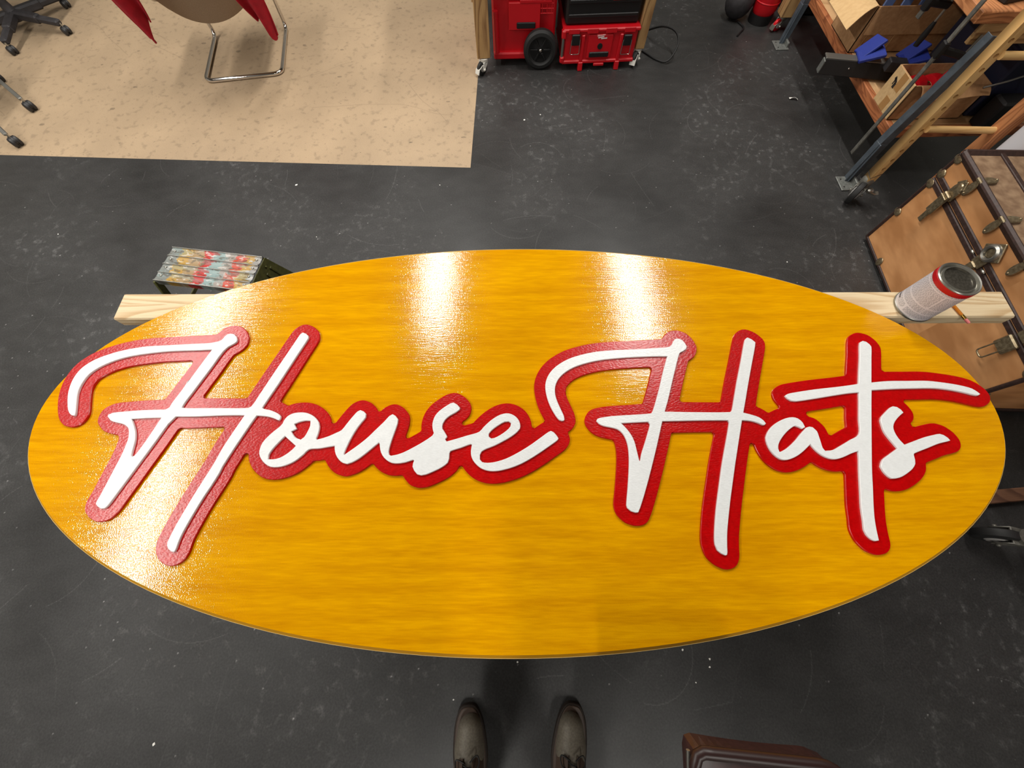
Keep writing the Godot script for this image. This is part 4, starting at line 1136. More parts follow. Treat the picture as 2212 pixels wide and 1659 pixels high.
	obj("rim", mb().box(Vector3(0, 0.222, -0.2), Vector3(0.5, 0.022, 0.42), 0.006), M.tool_red, b)
	for k in 4:
		obj("rim_rib", mb().box(Vector3(-0.18 + k * 0.12, 0.222, 0.012), Vector3(0.07, 0.026, 0.006), 0.002), M.tool_red, b)
	obj("base_skirt", mb().box(Vector3(0, 0.05, -0.195), Vector3(0.49, 0.022, 0.41), 0.006).box(Vector3(0.01, 0.034, 0.006), Vector3(0.07, 0.016, 0.02), 0.003), M.tool_red, b)
	for x in [-0.115, 0.135]:
		obj("foot", mb().bar(Vector3(x, 0.05, 0.0), Vector3(x, 0.0, 0.004), 0.03, 0.034, Vector3(0, 0, 1), 0.003).box(Vector3(x, 0.12, 0.004), Vector3(0.022, 0.16, 0.016), 0.004), M.tool_red, b)
	for x in [-0.115, 0.135]:
		obj("rear_foot", mb().bar(Vector3(x, 0.05, -0.38), Vector3(x, 0.0, -0.38), 0.03, 0.034, Vector3(0, 0, 1), 0.003), M.tool_red, b)
	latch_pair(b, -0.165, 0.15, 0.0)
	latch_pair(b, 0.175, 0.14, 0.0)
	obj("side_handle", mb().tube([Vector3(-0.246, 0.075, 0.0), Vector3(-0.246, 0.21, 0.004)], 0.009, 10), M.steel, b)
	for y in [0.065, 0.205]:
		obj("handle_end", mb().box(Vector3(-0.243, y, -0.006), Vector3(0.03, 0.04 if y < 0.1 else 0.05, 0.04), 0.008), M.tool_red, b)
	obj("front_panel", mb().box(Vector3(0.0, 0.135, 0.004), Vector3(0.16, 0.13, 0.012), 0.004), M.tool_red, b)
	obj("hand_hold", mb().box(Vector3(0.0, 0.092, 0.01), Vector3(0.13, 0.03, 0.014), 0.006), M.tool_black, b)
	obj("round_badge", mb().lathe([Vector2(0.017, 0), Vector2(0.016, 0.004), Vector2(0, 0.004)], 20, Vector3(0.0, 0.138, 0.01), wb), M.tool_black, b)
	for k in 7:
		for x in [-0.165, 0.175]:
			obj("vent_rib", mb().box(Vector3(x - 0.024 + k * 0.008, 0.212, 0.003), Vector3(0.003, 0.02, 0.006), 0.0005), M.tool_red, b)
	# white script mark with a bolt under it
	var tm := TextMesh.new()
	var fnt := SystemFont.new()
	fnt.font_names = PackedStringArray(["Droid Serif"])
	fnt.font_italic = true
	tm.font = fnt
	tm.text = "Milwaukee"
	tm.font_size = 18
	tm.pixel_size = 0.00055
	tm.depth = 0.001
	tm.material = M.print_white
	var lg := MeshInstance3D.new()
	lg.mesh = tm
	lg.name = "white_logo"
	b.add_child(lg)
	lg.transform = Transform3D(Basis(Vector3(1, 0.12, 0), Vector3(0.25, 1, 0), Vector3(0, 0, 1)), Vector3(0.0, 0.198, 0.0125))
	obj("white_logo_bolt", mb().bar(Vector3(-0.02, 0.184, 0.0115), Vector3(0.018, 0.191, 0.0115), 0.006, 0.001, Vector3(0, 0, 1), 0.0).bar(Vector3(0.0, 0.18, 0.0115), Vector3(0.038, 0.182, 0.0115), 0.006, 0.001, Vector3(0, 0, 1), 0.0), M.print_white, b)
	var k2 := thing("black_tool_case", "black tool case stacked on the low red tool case", "tool case", Vector3(0.625, 0.233, -3.05), 0.03)
	obj("body", mb().box(Vector3(0, 0.13, -0.2), Vector3(0.47, 0.26, 0.4), 0.012), M.tool_black, k2)
	for k in 3:
		obj("front_rib", mb().box(Vector3(0, 0.05 + k * 0.07, 0.002), Vector3(0.44, 0.02, 0.012), 0.003), M.tool_black, k2)
	obj("badge", mb().box(Vector3(0.09, 0.135, 0.008), Vector3(0.09, 0.024, 0.004), 0.002), M.tool_red, k2)
	obj("badge_print", mb().bar(Vector3(0.058, 0.134, 0.0108), Vector3(0.122, 0.138, 0.0108), 0.008, 0.001, Vector3(0, 0, 1), 0.0), M.print_white, k2)
	tag(obj("extension_cord", mb().tube(spline([Vector3(0.9, 0.006, -3.5), Vector3(1.0, 0.007, -3.44), Vector3(1.1, 0.1, -3.3), Vector3(1.175, 0.11, -3.22), Vector3(1.19, 0.08, -3.13), Vector3(1.13, 0.02, -3.06), Vector3(1.06, 0.007, -3.1), Vector3(0.98, 0.007, -3.2), Vector3(0.86, 0.007, -3.34)], 8), 0.006, 8), M.rubber), "black power cord looping on the grey floor behind the bench leg", "cord")

func build_second_bench() -> void:
	var t := thing("rolling_bench", "second wooden bench with red-wheeled casters beyond the steel legs", "workbench", Vector3(2.0, 0, -3.435))
	for x in [0.0, 0.9]:
		for z in [0.0, -0.65]:
			obj("leg", mb().bar(Vector3(x, 0.09, z), Vector3(x, 0.86, z), 0.08, 0.085, Vector3(0, 0, 1), 0.003), M.fir, t)
			caster(t, Vector3(x, 0.088, z), 0.036, -PI / 2 - 1.2, M.tool_red, M.zinc, 0.024, z == 0.0)
	obj("top", mb().box(Vector3(0.45, 0.88, -0.33), Vector3(1.05, 0.04, 0.85), 0.004), M.ply, t)
	var r := thing("red_tool_case", "red tool case in shadow under the second bench", "tool case", Vector3(2.4, 0, -3.6))
	obj("body", mb().box(Vector3(0, 0.2, -0.2), Vector3(0.62, 0.3, 0.4), 0.015), M.tool_red, r)
	obj("base", mb().box(Vector3(0, 0.03, -0.2), Vector3(0.6, 0.05, 0.38), 0.006), M.tool_black, r)
	var g := thing("red_fuel_can", "rounded red canister with black foot left of the second bench leg", "canister", Vector3(1.9, 0, -3.56))
	obj("shell", mb().lathe([Vector2(0, 0.05), Vector2(0.07, 0.05), Vector2(0.085, 0.08), Vector2(0.085, 0.3), Vector2(0.06, 0.34), Vector2(0, 0.34)], 22), M.tool_red, g)
	obj("foot", mb().lathe([Vector2(0, 0), Vector2(0.08, 0), Vector2(0.082, 0.055), Vector2(0, 0.055)], 22), M.tool_black, g)
	for k in 2:
		obj("band", mb().lathe([Vector2(0.0855, 0.12 + k * 0.09), Vector2(0.088, 0.125 + k * 0.09), Vector2(0.0855, 0.13 + k * 0.09)], 22), M.tool_red, g)
	var bk := thing("black_bag", "soft black bag slumped on the grey floor by the red canister", "bag", Vector3(1.72, 0, -3.6))
	obj("pouch", mb().ball(Vector3(0, 0.1, 0), Vector3(0.1, 0.1, 0.09), 18), M.charcoal, bk)
	obj("strap", mb().tube(spline([Vector3(0.02, 0.006, 0.06), Vector3(0.04, 0.008, 0.14), Vector3(0.0, 0.006, 0.2), Vector3(-0.03, 0.006, 0.24)]), 0.006, 8), M.tool_black, bk)

# ---------------------------------------------------------------- chairs
func build_chairs() -> void:
	# cantilever chair: chrome tube runs round the floor behind and rises at the front
	var t := thing("cantilever_chair", "chrome cantilever chair with beige upholstered back on the cream floor", "chair", Vector3(-1.8, 0, -2.99), deg_to_rad(8.3))
	var w := 0.257
	var path := rounded([Vector3(-w, 0.42, -0.06), Vector3(-w - 0.01, 0.42, -0.53), Vector3(-w, 0.013, -0.56), Vector3(-w, 0.013, 0.0), Vector3(w, 0.013, 0.0), Vector3(w, 0.013, -0.56), Vector3(w + 0.01, 0.42, -0.53), Vector3(w, 0.42, -0.06)], 0.06, 8)
	obj("frame", mb().tube(path, 0.0125, 14), M.chrome, t)
	for s in [-1, 1]:
		obj("back_upright", mb().tube(rounded([Vector3(s * w, 0.42, -0.2), Vector3(s * w, 0.42, -0.02), Vector3(s * w, 0.86, 0.12)], 0.06), 0.0125, 12), M.chrome, t)
	obj("seat", mb().box(Vector3(0, 0.455, -0.29), Vector3(0.5, 0.07, 0.48), 0.025), M.cloth_beige, t)
	var shell := func(u: float, v: float) -> Vector3:
		var x := (u - 0.5) * 2.0
		var y := v
		var half := 0.275 * pow(maxf(0.0, 1.0 - pow(absf(1.0 - v * 1.0) , 5.0) * 0.45), 0.6)
		return Vector3(x * half, 0.305 + 0.55 * y + 0.05 * x * x * (1.0 - v), -0.05 + 0.2 * y - 0.04 * x * x)
	obj("backrest", mb().sheet(shell, 16, 16, 0.045), M.cloth_beige, t)
	# a red jacket over the chair back: two sleeves hang past its sides
	var j := thing("red_jacket", "crimson jacket draped over the beige chair back, sleeves hanging", "jacket", Vector3(-1.8, 0, -2.99), deg_to_rad(8.3))
	for k in [[-0.30, -0.325, 0.33, -1.0], [0.285, 0.335, 0.285, 1.0]]:
		var x0: float = k[0]; var x1: float = k[1]; var lo: float = k[2]; var s: float = k[3]
		obj("sleeve", mb().sheet(func(u, v): return Vector3(lerpf(x0, x1, v) + s * (u - 0.5) * 0.19 * (1.0 - 0.62 * v * v * v) , lerpf(0.87, lo, v) + (0.1 * (0.5 - u) + 0.03 * sin(u * 7.0)) * v * v, 0.22 - 0.13 * v + 0.022 * sin(u * 9.0 + v * 3.0)), 14, 20, 0.008), M.cloth_red, j)
	obj("yoke", mb().sheet(func(u, v): return Vector3((u - 0.5) * 0.72, 0.885 + 0.012 * sin(u * 12.0) - absf(v - 0.4) * 0.12, 0.17 + (v - 0.4) * 0.16), 20, 8, 0.008), M.cloth_red, j)
	# black swivel chair: five-armed base on casters
	var hub := Vector3(-3.6, 0, -3.65)
	var o := thing("swivel_chair", "black plastic five-armed swivel chair base on the cream floor", "chair", hub)
	var arms := []
	for p in [[-3.545, -3.34], [-3.255, -3.575], [-3.415, -3.94], [-3.85, -3.91], [-3.89, -3.48]]:
		arms.append(Vector3(p[0], 0, p[1]) - hub)
	obj("hub", mb().lathe([Vector2(0, 0.06), Vector2(0.04, 0.06), Vector2(0.048, 0.1), Vector2(0.036, 0.12), Vector2(0.03, 0.16), Vector2(0.026, 0.4), Vector2(0, 0.4)], 20), M.charcoal, o)
	for e in arms:
		var d: Vector3 = e.normalized()
		var m := mb()
		var a: Vector3 = Vector3(0, 0.095, 0) + d * 0.02; var b: Vector3 = Vector3(e.x, 0.07, e.z)
		m.bar(a, a.lerp(b, 0.55), 0.056, 0.05, Vector3.UP, 0.01)
		m.bar(a.lerp(b, 0.5), b, 0.046, 0.036, Vector3.UP, 0.009)
		obj("arm", m, M.charcoal, o)
		twin_wheel(o, Vector3(e.x, 0.05, e.z), 0.025, 2.6)
	obj("seat", mb().box(Vector3(0, 0.46, 0), Vector3(0.48, 0.08, 0.46), 0.03), M.charcoal, o)
	obj("backrest", mb().box(Vector3(-0.25, 0.76, -0.08), Vector3(0.05, 0.46, 0.42), 0.02), M.charcoal, o)
	obj("back_stem", mb().bar(Vector3(-0.1, 0.43, -0.04), Vector3(-0.26, 0.62, -0.08), 0.06, 0.014, Vector3.UP, 0.003), M.charcoal, o)
	# rolling stool with slim grey arms
	var h2 := Vector3(-3.42, 0, -2.72)
	var s := thing("rolling_stool", "rolling stool with slim grey metal arms and black twin casters", "stool", h2)
	for p in [[-3.14, -2.71], [-3.075, -2.37], [-3.55, -2.38], [-3.72, -2.72], [-3.5, -3.02]]:
		var e := Vector3(p[0], 0, p[1]) - h2
		var d := e.normalized()
		var st: Vector3 = Vector3(0, 0.115, 0)
		if p[1] == -2.71:
			st = Vector3(-0.02, 0.13, -0.24)
		elif p[1] == -2.37:
			st = Vector3(0.18, 0.12, 0.2)
		obj("arm", mb().bar(st, Vector3(e.x, 0.068, e.z) - d * 0.0, 0.024, 0.016, Vector3.UP, 0.004), M.steel, s)
		twin_wheel(s, Vector3(e.x + 0.012, 0.055, e.z + 0.006), 0.028, 2.6)
	obj("column", mb().tube([Vector3(0, 0.09, 0), Vector3(0, 0.46, 0)], 0.02, 14), M.steel, s)
	obj("seat", mb().lathe([Vector2(0, 0.45), Vector2(0.16, 0.45), Vector2(0.175, 0.48), Vector2(0.165, 0.52), Vector2(0, 0.525)], 28), M.charcoal, s)

func twin_wheel(t: Node3D, at: Vector3, r: float, turn: float) -> void:
	var c := Node3D.new()
	c.name = "caster"
	t.add_child(c, true)
	c.position = Vector3(at.x, 0, at.z)
	c.rotation.y = turn
	for s in [-1, 1]:
		obj("wheel", mb().lathe([Vector2(0, -0.011), Vector2(r * 0.8, -0.011), Vector2(r, -0.006), Vector2(r, 0.006), Vector2(r * 0.75, 0.011), Vector2(0, 0.012)], 20, Vector3(0, r, s * 0.014), Basis(Vector3(1, 0, 0), Vector3(0, 0, s), Vector3(0, -s, 0))), M.black_plastic, c)
	obj("hood", mb().ball(Vector3(0.004, r * 1.25, 0), Vector3(r * 1.15, r * 0.85, 0.021), 14), M.black_plastic, c)
	obj("stem", mb().tube([Vector3(0, r * 1.8, 0), Vector3(0, at.y + 0.02, 0)], 0.006, 8), M.zinc, c)

# ---------------------------------------------------------------- metal step stool
func build_stool() -> void:
	var y := 0.3
	var a := Vector3(-1.503, y, -1.247); var b := Vector3(-1.087, y, -1.181)
	var t := thing("step_stool", "small metal step stool, its ribbed tread daubed with old paint", "step stool", Vector3((a.x + b.x) / 2, 0, (a.z + b.z) / 2), -atan2(b.z - a.z, b.x - a.x))
	var L := (b - a).length(); var D := 0.182
	# folded tread: four strips with raised ribs between them
	var m := mb()
	var prof := []
	for k in 4:
		var z0 := D * k / 4.0
		prof.append_array([Vector2(z0 + 0.001, y + 0.004), Vector2(z0 + 0.005, y + 0.004), Vector2(z0 + 0.007, y + 0.001), Vector2(z0 + 0.02, y + 0.0005), Vector2(z0 + D / 4 - 0.01, y + 0.001)])
	prof.append_array([Vector2(D - 0.003, y + 0.004), Vector2(D, y + 0.003), Vector2(D, y - 0.022)])
	prof.push_front(Vector2(0, y - 0.02))
	for s in [0.0, -0.004]:
		m.smooth(2 if s == 0.0 else 3)
		for i in prof.size() - 1:
			var p: Vector2 = prof[i] + Vector2(0, s); var q: Vector2 = prof[i + 1] + Vector2(0, s)
			m.quad(Vector3(-L / 2, p.y, p.x), Vector3(-L / 2, q.y, q.x), Vector3(L / 2, q.y, q.x), Vector3(L / 2, p.y, p.x), Vector2(0, p.x / D), Vector2(0, q.x / D), Vector2(1, q.x / D), Vector2(1, p.x / D))
	obj("tread", m, M.tread, t)
	for k in 4:
		obj("rib_edge", mb().tube([Vector3(-L / 2, y + 0.0045, D * k / 4 + 0.003), Vector3(L / 2, y + 0.0045, D * k / 4 + 0.003)], 0.0022, 6), M.steel, t)
	obj("rib_edge", mb().tube([Vector3(-L / 2, y + 0.0035, D), Vector3(L / 2, y + 0.0035, D)], 0.003, 6), M.steel, t)
	for s in [-1, 1]:
		for k in 4:
			obj("rivet", mb().ball(Vector3(s * (L / 2 - 0.02), y + 0.001, 0.022 + k * 0.044), Vector3(0.006, 0.004, 0.006), 8), M.zinc, t)
		# side panel splays back at its foot, ribbed on the right, open on the left
		var x: float = s * (L / 2 + 0.004)
		var P := func(u: float, v: float) -> Vector3:
			return Vector3(x + s * 0.02 * (1 - v), 0.0 + v * (y - 0.004), lerpf(lerpf(-0.1, D + 0.1, u), lerpf(0.0, D, u), v))
		if s > 0:
			obj("side_panel", mb().sheet(P, 6, 6, 0.004), M.olive, t)
			for k in 5:
				var u := 0.15 + k * 0.175
				obj("panel_rib", mb().bar(P.call(u, 0.12) + Vector3(0.004, 0, 0), P.call(u, 0.86) + Vector3(0.004, 0, 0), 0.012, 0.006, Vector3(1, 0, 0), 0.002), M.olive, t)
			obj("panel_badge", mb().bar(P.call(0.1, 0.3) + Vector3(0.009, 0, 0), P.call(0.6, 0.3) + Vector3(0.009, 0, 0), 0.05, 0.001, Vector3(1, 0, 0), 0.0), M.badge_red, t)
			for u in [0.2, 0.75]:
				obj("rivet", mb().ball(P.call(u, 0.92) + Vector3(0.004, 0, 0), Vector3(0.004, 0.006, 0.006), 8), M.olive, t)
		else:
			for u in [0.06, 0.94]:
				obj("leg", mb().bar(P.call(u, 0.0), P.call(u, 0.98), 0.03, 0.012, Vector3(1, 0, 0), 0.002), M.olive, t)
			obj("brace", mb().bar(P.call(0.06, 0.35), P.call(0.94, 0.35), 0.02, 0.008, Vector3(1, 0, 0), 0.002), M.olive, t)

# ---------------------------------------------------------------- paint can and pencil on the timber
func build_can() -> void:
	var t := thing("paint_can", "dented metal paint can with red band and white printed label", "paint can", Vector3(1.152, 0.705, -0.597), deg_to_rad(35))
	var r := 0.0505; var h := 0.128
	obj("label", mb().lathe([Vector2(r, 0.007), Vector2(r, h - 0.016)], 40), M.can_label_fit, t)
	obj("bottom_rim", mb().lathe([Vector2(0, 0.003), Vector2(r - 0.003, 0.003), Vector2(r, 0.0), Vector2(r + 0.0015, 0.002), Vector2(r + 0.0015, 0.006), Vector2(r, 0.0075)], 40), M.steel, t)
	obj("red_band", mb().lathe([Vector2(r, h - 0.017), Vector2(r + 0.0012, h - 0.015), Vector2(r + 0.0012, h - 0.004), Vector2(r, h - 0.003)], 40), M.tool_red, t)
	obj("top_rim", mb().lathe([Vector2(r, h - 0.004), Vector2(r + 0.001, h - 0.001), Vector2(r - 0.001, h + 0.001), Vector2(r - 0.004, h), Vector2(r - 0.006, h - 0.006), Vector2(r - 0.011, h - 0.006), Vector2(r - 0.012, h - 0.001), Vector2(r - 0.0135, h - 0.001)], 44), M.zinc, t)
	obj("lid", mb().lathe([Vector2(r - 0.0135, h - 0.001), Vector2(r - 0.015, h - 0.006), Vector2(r - 0.02, h - 0.007), Vector2(0, h - 0.0072)], 40), M.lid_metal, t)
	var p := thing("pencil", "short orange pencil with brass ferrule and pink eraser on the timber", "pencil", Vector3(1.275, 0.705, -0.592), 0.0)
	var a := Vector3(-0.02, 0.0042, -0.035); var d := Vector3(0.28, 0, 0.96).normalized()
	obj("barrel", mb().tube([a, a + d * 0.068], 0.0038, 6), M.pencil, p)
	obj("ferrule", mb().tube([a + d * 0.066, a + d * 0.07, a + d * 0.074, a + d * 0.08], [0.0039, 0.0041, 0.0039, 0.0041], 14), M.ferrule, p)
	obj("eraser", mb().tube([a + d * 0.079, a + d * 0.09, a + d * 0.0945], [0.0038, 0.0038, 0.003], 14), M.eraser, p)

# ---------------------------------------------------------------- red cart at the right, plank on the floor
func build_cart() -> void:
	var t := thing("red_cart", "red steel shop cart on a black swivel caster beside the sign", "cart", Vector3(1.862, 0, 0.028))
	caster(t, Vector3(0, 0.135, 0), 0.068, PI - 0.25, M.rubber, M.dull_steel, 0.036, false)
	obj("corner_leg", mb().box(Vector3(0.035, 0.36, 0.0), Vector3(0.09, 0.44, 0.075), 0.012), M.cart_red, t)
	for z in [0.0, 0.55]:
		for x in [0.035, 0.66]:
			if x > 0.1 or z > 0.1:
				obj("corner_leg", mb().box(Vector3(x, 0.36, z), Vector3(0.07, 0.44, 0.07), 0.012), M.cart_red, t)
				caster(t, Vector3(x, 0.135, z), 0.068, 0.4 + x, M.rubber, M.dull_steel, 0.036, false)
	obj("tray", mb().box(Vector3(0.36, 0.56, 0.275), Vector3(0.7, 0.05, 0.6), 0.01), M.cart_red, t)
	obj("tray", mb().box(Vector3(0.37, 0.2, 0.275), Vector3(0.62, 0.03, 0.5), 0.006), M.cart_red, t)
	tag(obj("floor_plank", mb().bar(Vector3(1.9, 0.014, -0.122), Vector3(2.9, 0.014, -0.185), 0.052, 0.028, Vector3.UP, 0.004), M.plank), "worn reddish-brown wooden strip lying on the floor by the trunk end", "plank")

# ---------------------------------------------------------------- the photographer
func field(bones: Array, k: float, p: Vector3) -> float:
	var d := 1e3
	for b in bones:
		var a: Vector3 = b[0]; var ab: Vector3 = b[1]; var l2: float = b[4]
		var t := clampf((p - a).dot(ab) / l2, 0.0, 1.0)
		var e := (p - a - ab * t).length() - lerpf(b[2], b[3], t)
		var h := clampf(0.5 + 0.5 * (d - e) / k, 0.0, 1.0)
		d = lerpf(d, e, h) - k * h * (1.0 - h)
	return d

func skin_over(m: MB, list: Array, k: float, cell: float) -> void:
	# surface nets over tapered capsules [from, to, radius, radius]
	var bones := []
	var lo := Vector3.INF; var hi := -Vector3.INF
	for b in list:
		var ab: Vector3 = b[1] - b[0]
		bones.append([b[0], ab, b[2], b[3], maxf(ab.length_squared(), 1e-9)])
		var r: float = maxf(b[2], b[3]) + k + cell * 2
		lo = lo.min((b[0] as Vector3).min(b[1]) - Vector3.ONE * r)
		hi = hi.max((b[0] as Vector3).max(b[1]) + Vector3.ONE * r)
	var n := Vector3i(((hi - lo) / cell).ceil()) + Vector3i.ONE
	var sx := n.x; var sxy := n.x * n.y
	var val := PackedFloat32Array()
	val.resize(n.x * n.y * n.z)
	val.fill(1.0)
	# only cells near a bone are computed
	for b in bones:
		var r: float = maxf(b[2], b[3]) + k + cell * 1.5
		var e0: Vector3 = (b[0] as Vector3).min(b[0] + b[1]) - Vector3.ONE * r; var e1: Vector3 = (b[0] as Vector3).max(b[0] + b[1]) + Vector3.ONE * r
		var i0 := Vector3i(((e0 - lo) / cell).floor()).clamp(Vector3i.ZERO, n - Vector3i.ONE); var i1 := Vector3i(((e1 - lo) / cell).ceil()).clamp(Vector3i.ZERO, n - Vector3i.ONE)
		for z in range(i0.z, i1.z + 1):
			for y in range(i0.y, i1.y + 1):
				for x in range(i0.x, i1.x + 1):
					var i := x + y * sx + z * sxy
					if val[i] == 1.0:
						val[i] = field(bones, k, lo + Vector3(x, y, z) * cell)
	var vid := {}
	var pts := []
	var corner := [0, 1, sx, sx + 1, sxy, sxy + 1, sxy + sx, sxy + sx + 1]
	for z in n.z - 1:
		for y in n.y - 1:
			for x in n.x - 1:
				var i := x + y * sx + z * sxy
				var neg := 0
				for c in corner:
					if val[i + c] < 0: neg += 1
				if neg == 0 or neg == 8: continue
				var s := Vector3.ZERO; var cnt := 0
				for a in 8:
					for bit in [1, 2, 4]:
						var b: int = a | bit
						if b == a: continue
						var va := val[i + corner[a]]; var vb := val[i + corner[b]]
						if (va < 0) == (vb < 0): continue
						var pa := Vector3(a & 1, (a >> 1) & 1, (a >> 2) & 1); var pb := Vector3(b & 1, (b >> 1) & 1, (b >> 2) & 1)
						s += pa.lerp(pb, va / (va - vb)); cnt += 1
				vid[i] = pts.size()
				pts.append(lo + (Vector3(x, y, z) + s / cnt) * cell)
	m.smooth(1)
	for i in vid:
		var z: int = i / sxy; var y: int = (i % sxy) / sx; var x: int = i % sx
		for ax in 3:
			var step: int = [1, sx, sxy][ax]
			var d1: int = [sx, sxy, 1][ax]; var d2: int = [sxy, 1, sx][ax]
			if [y, z, x][ax] == 0 or [z, x, y][ax] == 0: continue
			var in0 := val[i] < 0; var in1 := val[i + step] < 0
			if in0 == in1: continue
			var q := [i, i - d1, i - d1 - d2, i - d2]
			var ok := true
			for c in q:
				if not vid.has(c): ok = false
			if not ok: continue
			var a = pts[vid[q[0]]]; var b = pts[vid[q[1]]]; var c = pts[vid[q[2]]]; var d = pts[vid[q[3]]]
			if in0: m.quad(a, b, c, d)
			else: m.quad(d, c, b, a)

func build_person() -> void:
	var t := thing("person", "person in dark trousers and worn lace-up boots standing behind the sign, phone held out", "person", Vector3(0, 0, 0.68))
	var V := func(x, y, z): return Vector3(x, y, z - 0.68)
	var body := mb()
	var B := []
	for s in [-1.0, 1.0]:
		var fx: float = 0.16 * s
		B.append_array([[V.call(fx, 0.16, 0.775), V.call(0.135 * s, 0.5, 0.745), 0.062, 0.075], [V.call(0.135 * s, 0.5, 0.745), V.call(0.1 * s, 0.93, 0.79), 0.078, 0.098]])
	B.append_array([[V.call(-0.07, 0.97, 0.8), V.call(0.07, 0.97, 0.8), 0.125, 0.125], [V.call(0, 1.0, 0.79), V.call(0, 1.2, 0.75), 0.13, 0.135]])
	skin_over(body, B, 0.05, 0.018)
	obj("trousers", body, M.denim, t)
	var up := mb()
	B = [[V.call(0, 1.05, 0.785), V.call(0, 1.3, 0.73), 0.142, 0.15], [V.call(-0.1, 1.36, 0.71), V.call(0.1, 1.36, 0.71), 0.115, 0.115], [V.call(0, 1.42, 0.7), V.call(0, 1.5, 0.68), 0.075, 0.062]]
	for s in [-1.0, 1.0]:
		B.append_array([[V.call(0.15 * s, 1.42, 0.7), V.call(0.24 * s, 1.4, 0.43), 0.062, 0.05], [V.call(0.24 * s, 1.4, 0.43), V.call(0.15 * s, 1.56, 0.2), 0.05, 0.038]])
	skin_over(up, B, 0.045, 0.016)
	obj("shirt", up, M.shirt, t)
	var hd := mb()
	var hc: Vector3 = V.call(0, 1.665, 0.63)
	B = [[V.call(0, 1.48, 0.69), V.call(0, 1.58, 0.66), 0.056, 0.056], [hc + Vector3(0, 0.035, 0.015), hc + Vector3(0, 0.02, -0.01), 0.092, 0.088], [hc + Vector3(0, -0.05, -0.03), hc + Vector3(0, -0.085, -0.05), 0.062, 0.038], [hc + Vector3(0, 0.01, -0.088), hc + Vector3(0, -0.028, -0.108), 0.01, 0.017], [hc + Vector3(-0.04, -0.065, -0.02), hc + Vector3(0.04, -0.065, -0.02), 0.036, 0.036], [hc + Vector3(-0.022, -0.062, -0.088), hc + Vector3(0.022, -0.062, -0.088), 0.009, 0.009], [hc + Vector3(-0.045, 0.03, -0.08), hc + Vector3(0.045, 0.03, -0.08), 0.014, 0.014]]
	for s in [-1.0, 1.0]:
		B.append_array([[hc + Vector3(s * 0.092, 0.02, 0.01), hc + Vector3(s * 0.095, -0.03, 0.0), 0.016, 0.01]])
	skin_over(hd, B, 0.018, 0.007)
	# hands: palm, four fingers and a thumb behind the phone
	for s in [-1.0, 1.0]:
		var wr: Vector3 = V.call(0.15 * s, 1.56, 0.2)
		var pm: Vector3 = V.call(0.105 * s, 1.625, 0.095)
		var H := [[wr, pm, 0.029, 0.03], [pm, pm + Vector3(-0.012 * s, 0.012, -0.02), 0.032, 0.026]]
		for k in 4:
			var base: Vector3 = pm + Vector3(-0.004 * s, 0.034 - 0.021 * k, -0.02 + 0.004 * k)
			var l: float = [0.03, 0.034, 0.032, 0.025][k]
			var mid := base + Vector3(-0.018 * s, 0.004, -l * 0.75)
			var tip := mid + Vector3(-l * 0.9 * s, 0.0, -0.006)
			H.append([base, mid, 0.0095, 0.009])
			H.append([mid, tip, 0.009, 0.0078])
			H.append([tip, tip + Vector3(-l * 0.5 * s, -0.002, 0.008), 0.0078, 0.007])
		H.append([pm + Vector3(-0.006 * s, -0.03, 0.004), pm + Vector3(-0.035 * s, -0.034, -0.012), 0.0125, 0.011])
		H.append([pm + Vector3(-0.035 * s, -0.034, -0.012), pm + Vector3(-0.06 * s, -0.018, -0.022), 0.011, 0.009])
		skin_over(hd, H, 0.006, 0.004)
	obj("head_and_hands", hd, M.skin, t)
	for s in [-1.0, 1.0]:
		obj("eye", mb().ball(hc + Vector3(s * 0.033, 0.012, -0.083), Vector3(0.013, 0.009, 0.008), 10), M.print_white, t)
	var hr := mb()
	skin_over(hr, [[hc + Vector3(0, 0.06, 0.03), hc + Vector3(0, 0.05, -0.03), 0.09, 0.082], [hc + Vector3(0, 0.02, 0.05), hc + Vector3(0, -0.04, 0.05), 0.085, 0.06]], 0.03, 0.01)
	obj("hair", hr, M.hair, t)
	# boots
	for s in [-1.0, 1.0]:
		var bt := Node3D.new()
		bt.name = "boot"
		t.add_child(bt, true)
		bt.position = V.call(0.158 if s > 0 else -0.162, 0, 0.668)
		bt.rotation.y = deg_to_rad(-9.0 if s > 0 else 2.0)
		var out := PackedVector2Array()
		for k in 40:
			var a := TAU * k / 40
			var z := -cos(a) * 0.152
			var wd := 0.057 - 0.012 * smoothstep(-0.02, 0.1, z) - 0.004 * smoothstep(-0.1, -0.15, z)
			out.append(Vector2(signf(sin(a)) * pow(absf(sin(a)), 0.62) * wd + s * 0.006 * cos(a), z))
		obj("sole", mb().prism(out, [], 0.0, 0.026, 0.003), M.sole, bt)
		var ins := PackedVector2Array()
		for p in out:
			ins.append(p * Vector2(0.9, 0.965))
		obj("welt", mb().prism(ins, [], 0.024, 0.031, 0.002), M.boot_dark, bt)
		var ub := mb()
		skin_over(ub, [[Vector3(s * -0.002, 0.05, -0.088), Vector3(0, 0.052, -0.04), 0.038, 0.043], [Vector3(0, 0.052, -0.04), Vector3(0, 0.085, 0.04), 0.043, 0.044], [Vector3(0, 0.06, 0.06), Vector3(0, 0.05, 0.1), 0.042, 0.036], [Vector3(0, 0.08, 0.06), Vector3(0, 0.19, 0.09), 0.045, 0.05], [Vector3(s * -0.003, 0.043, -0.1), Vector3(0, 0.043, -0.06), 0.033, 0.04]], 0.02, 0.007)
		obj("upper", ub, M.boot, bt)
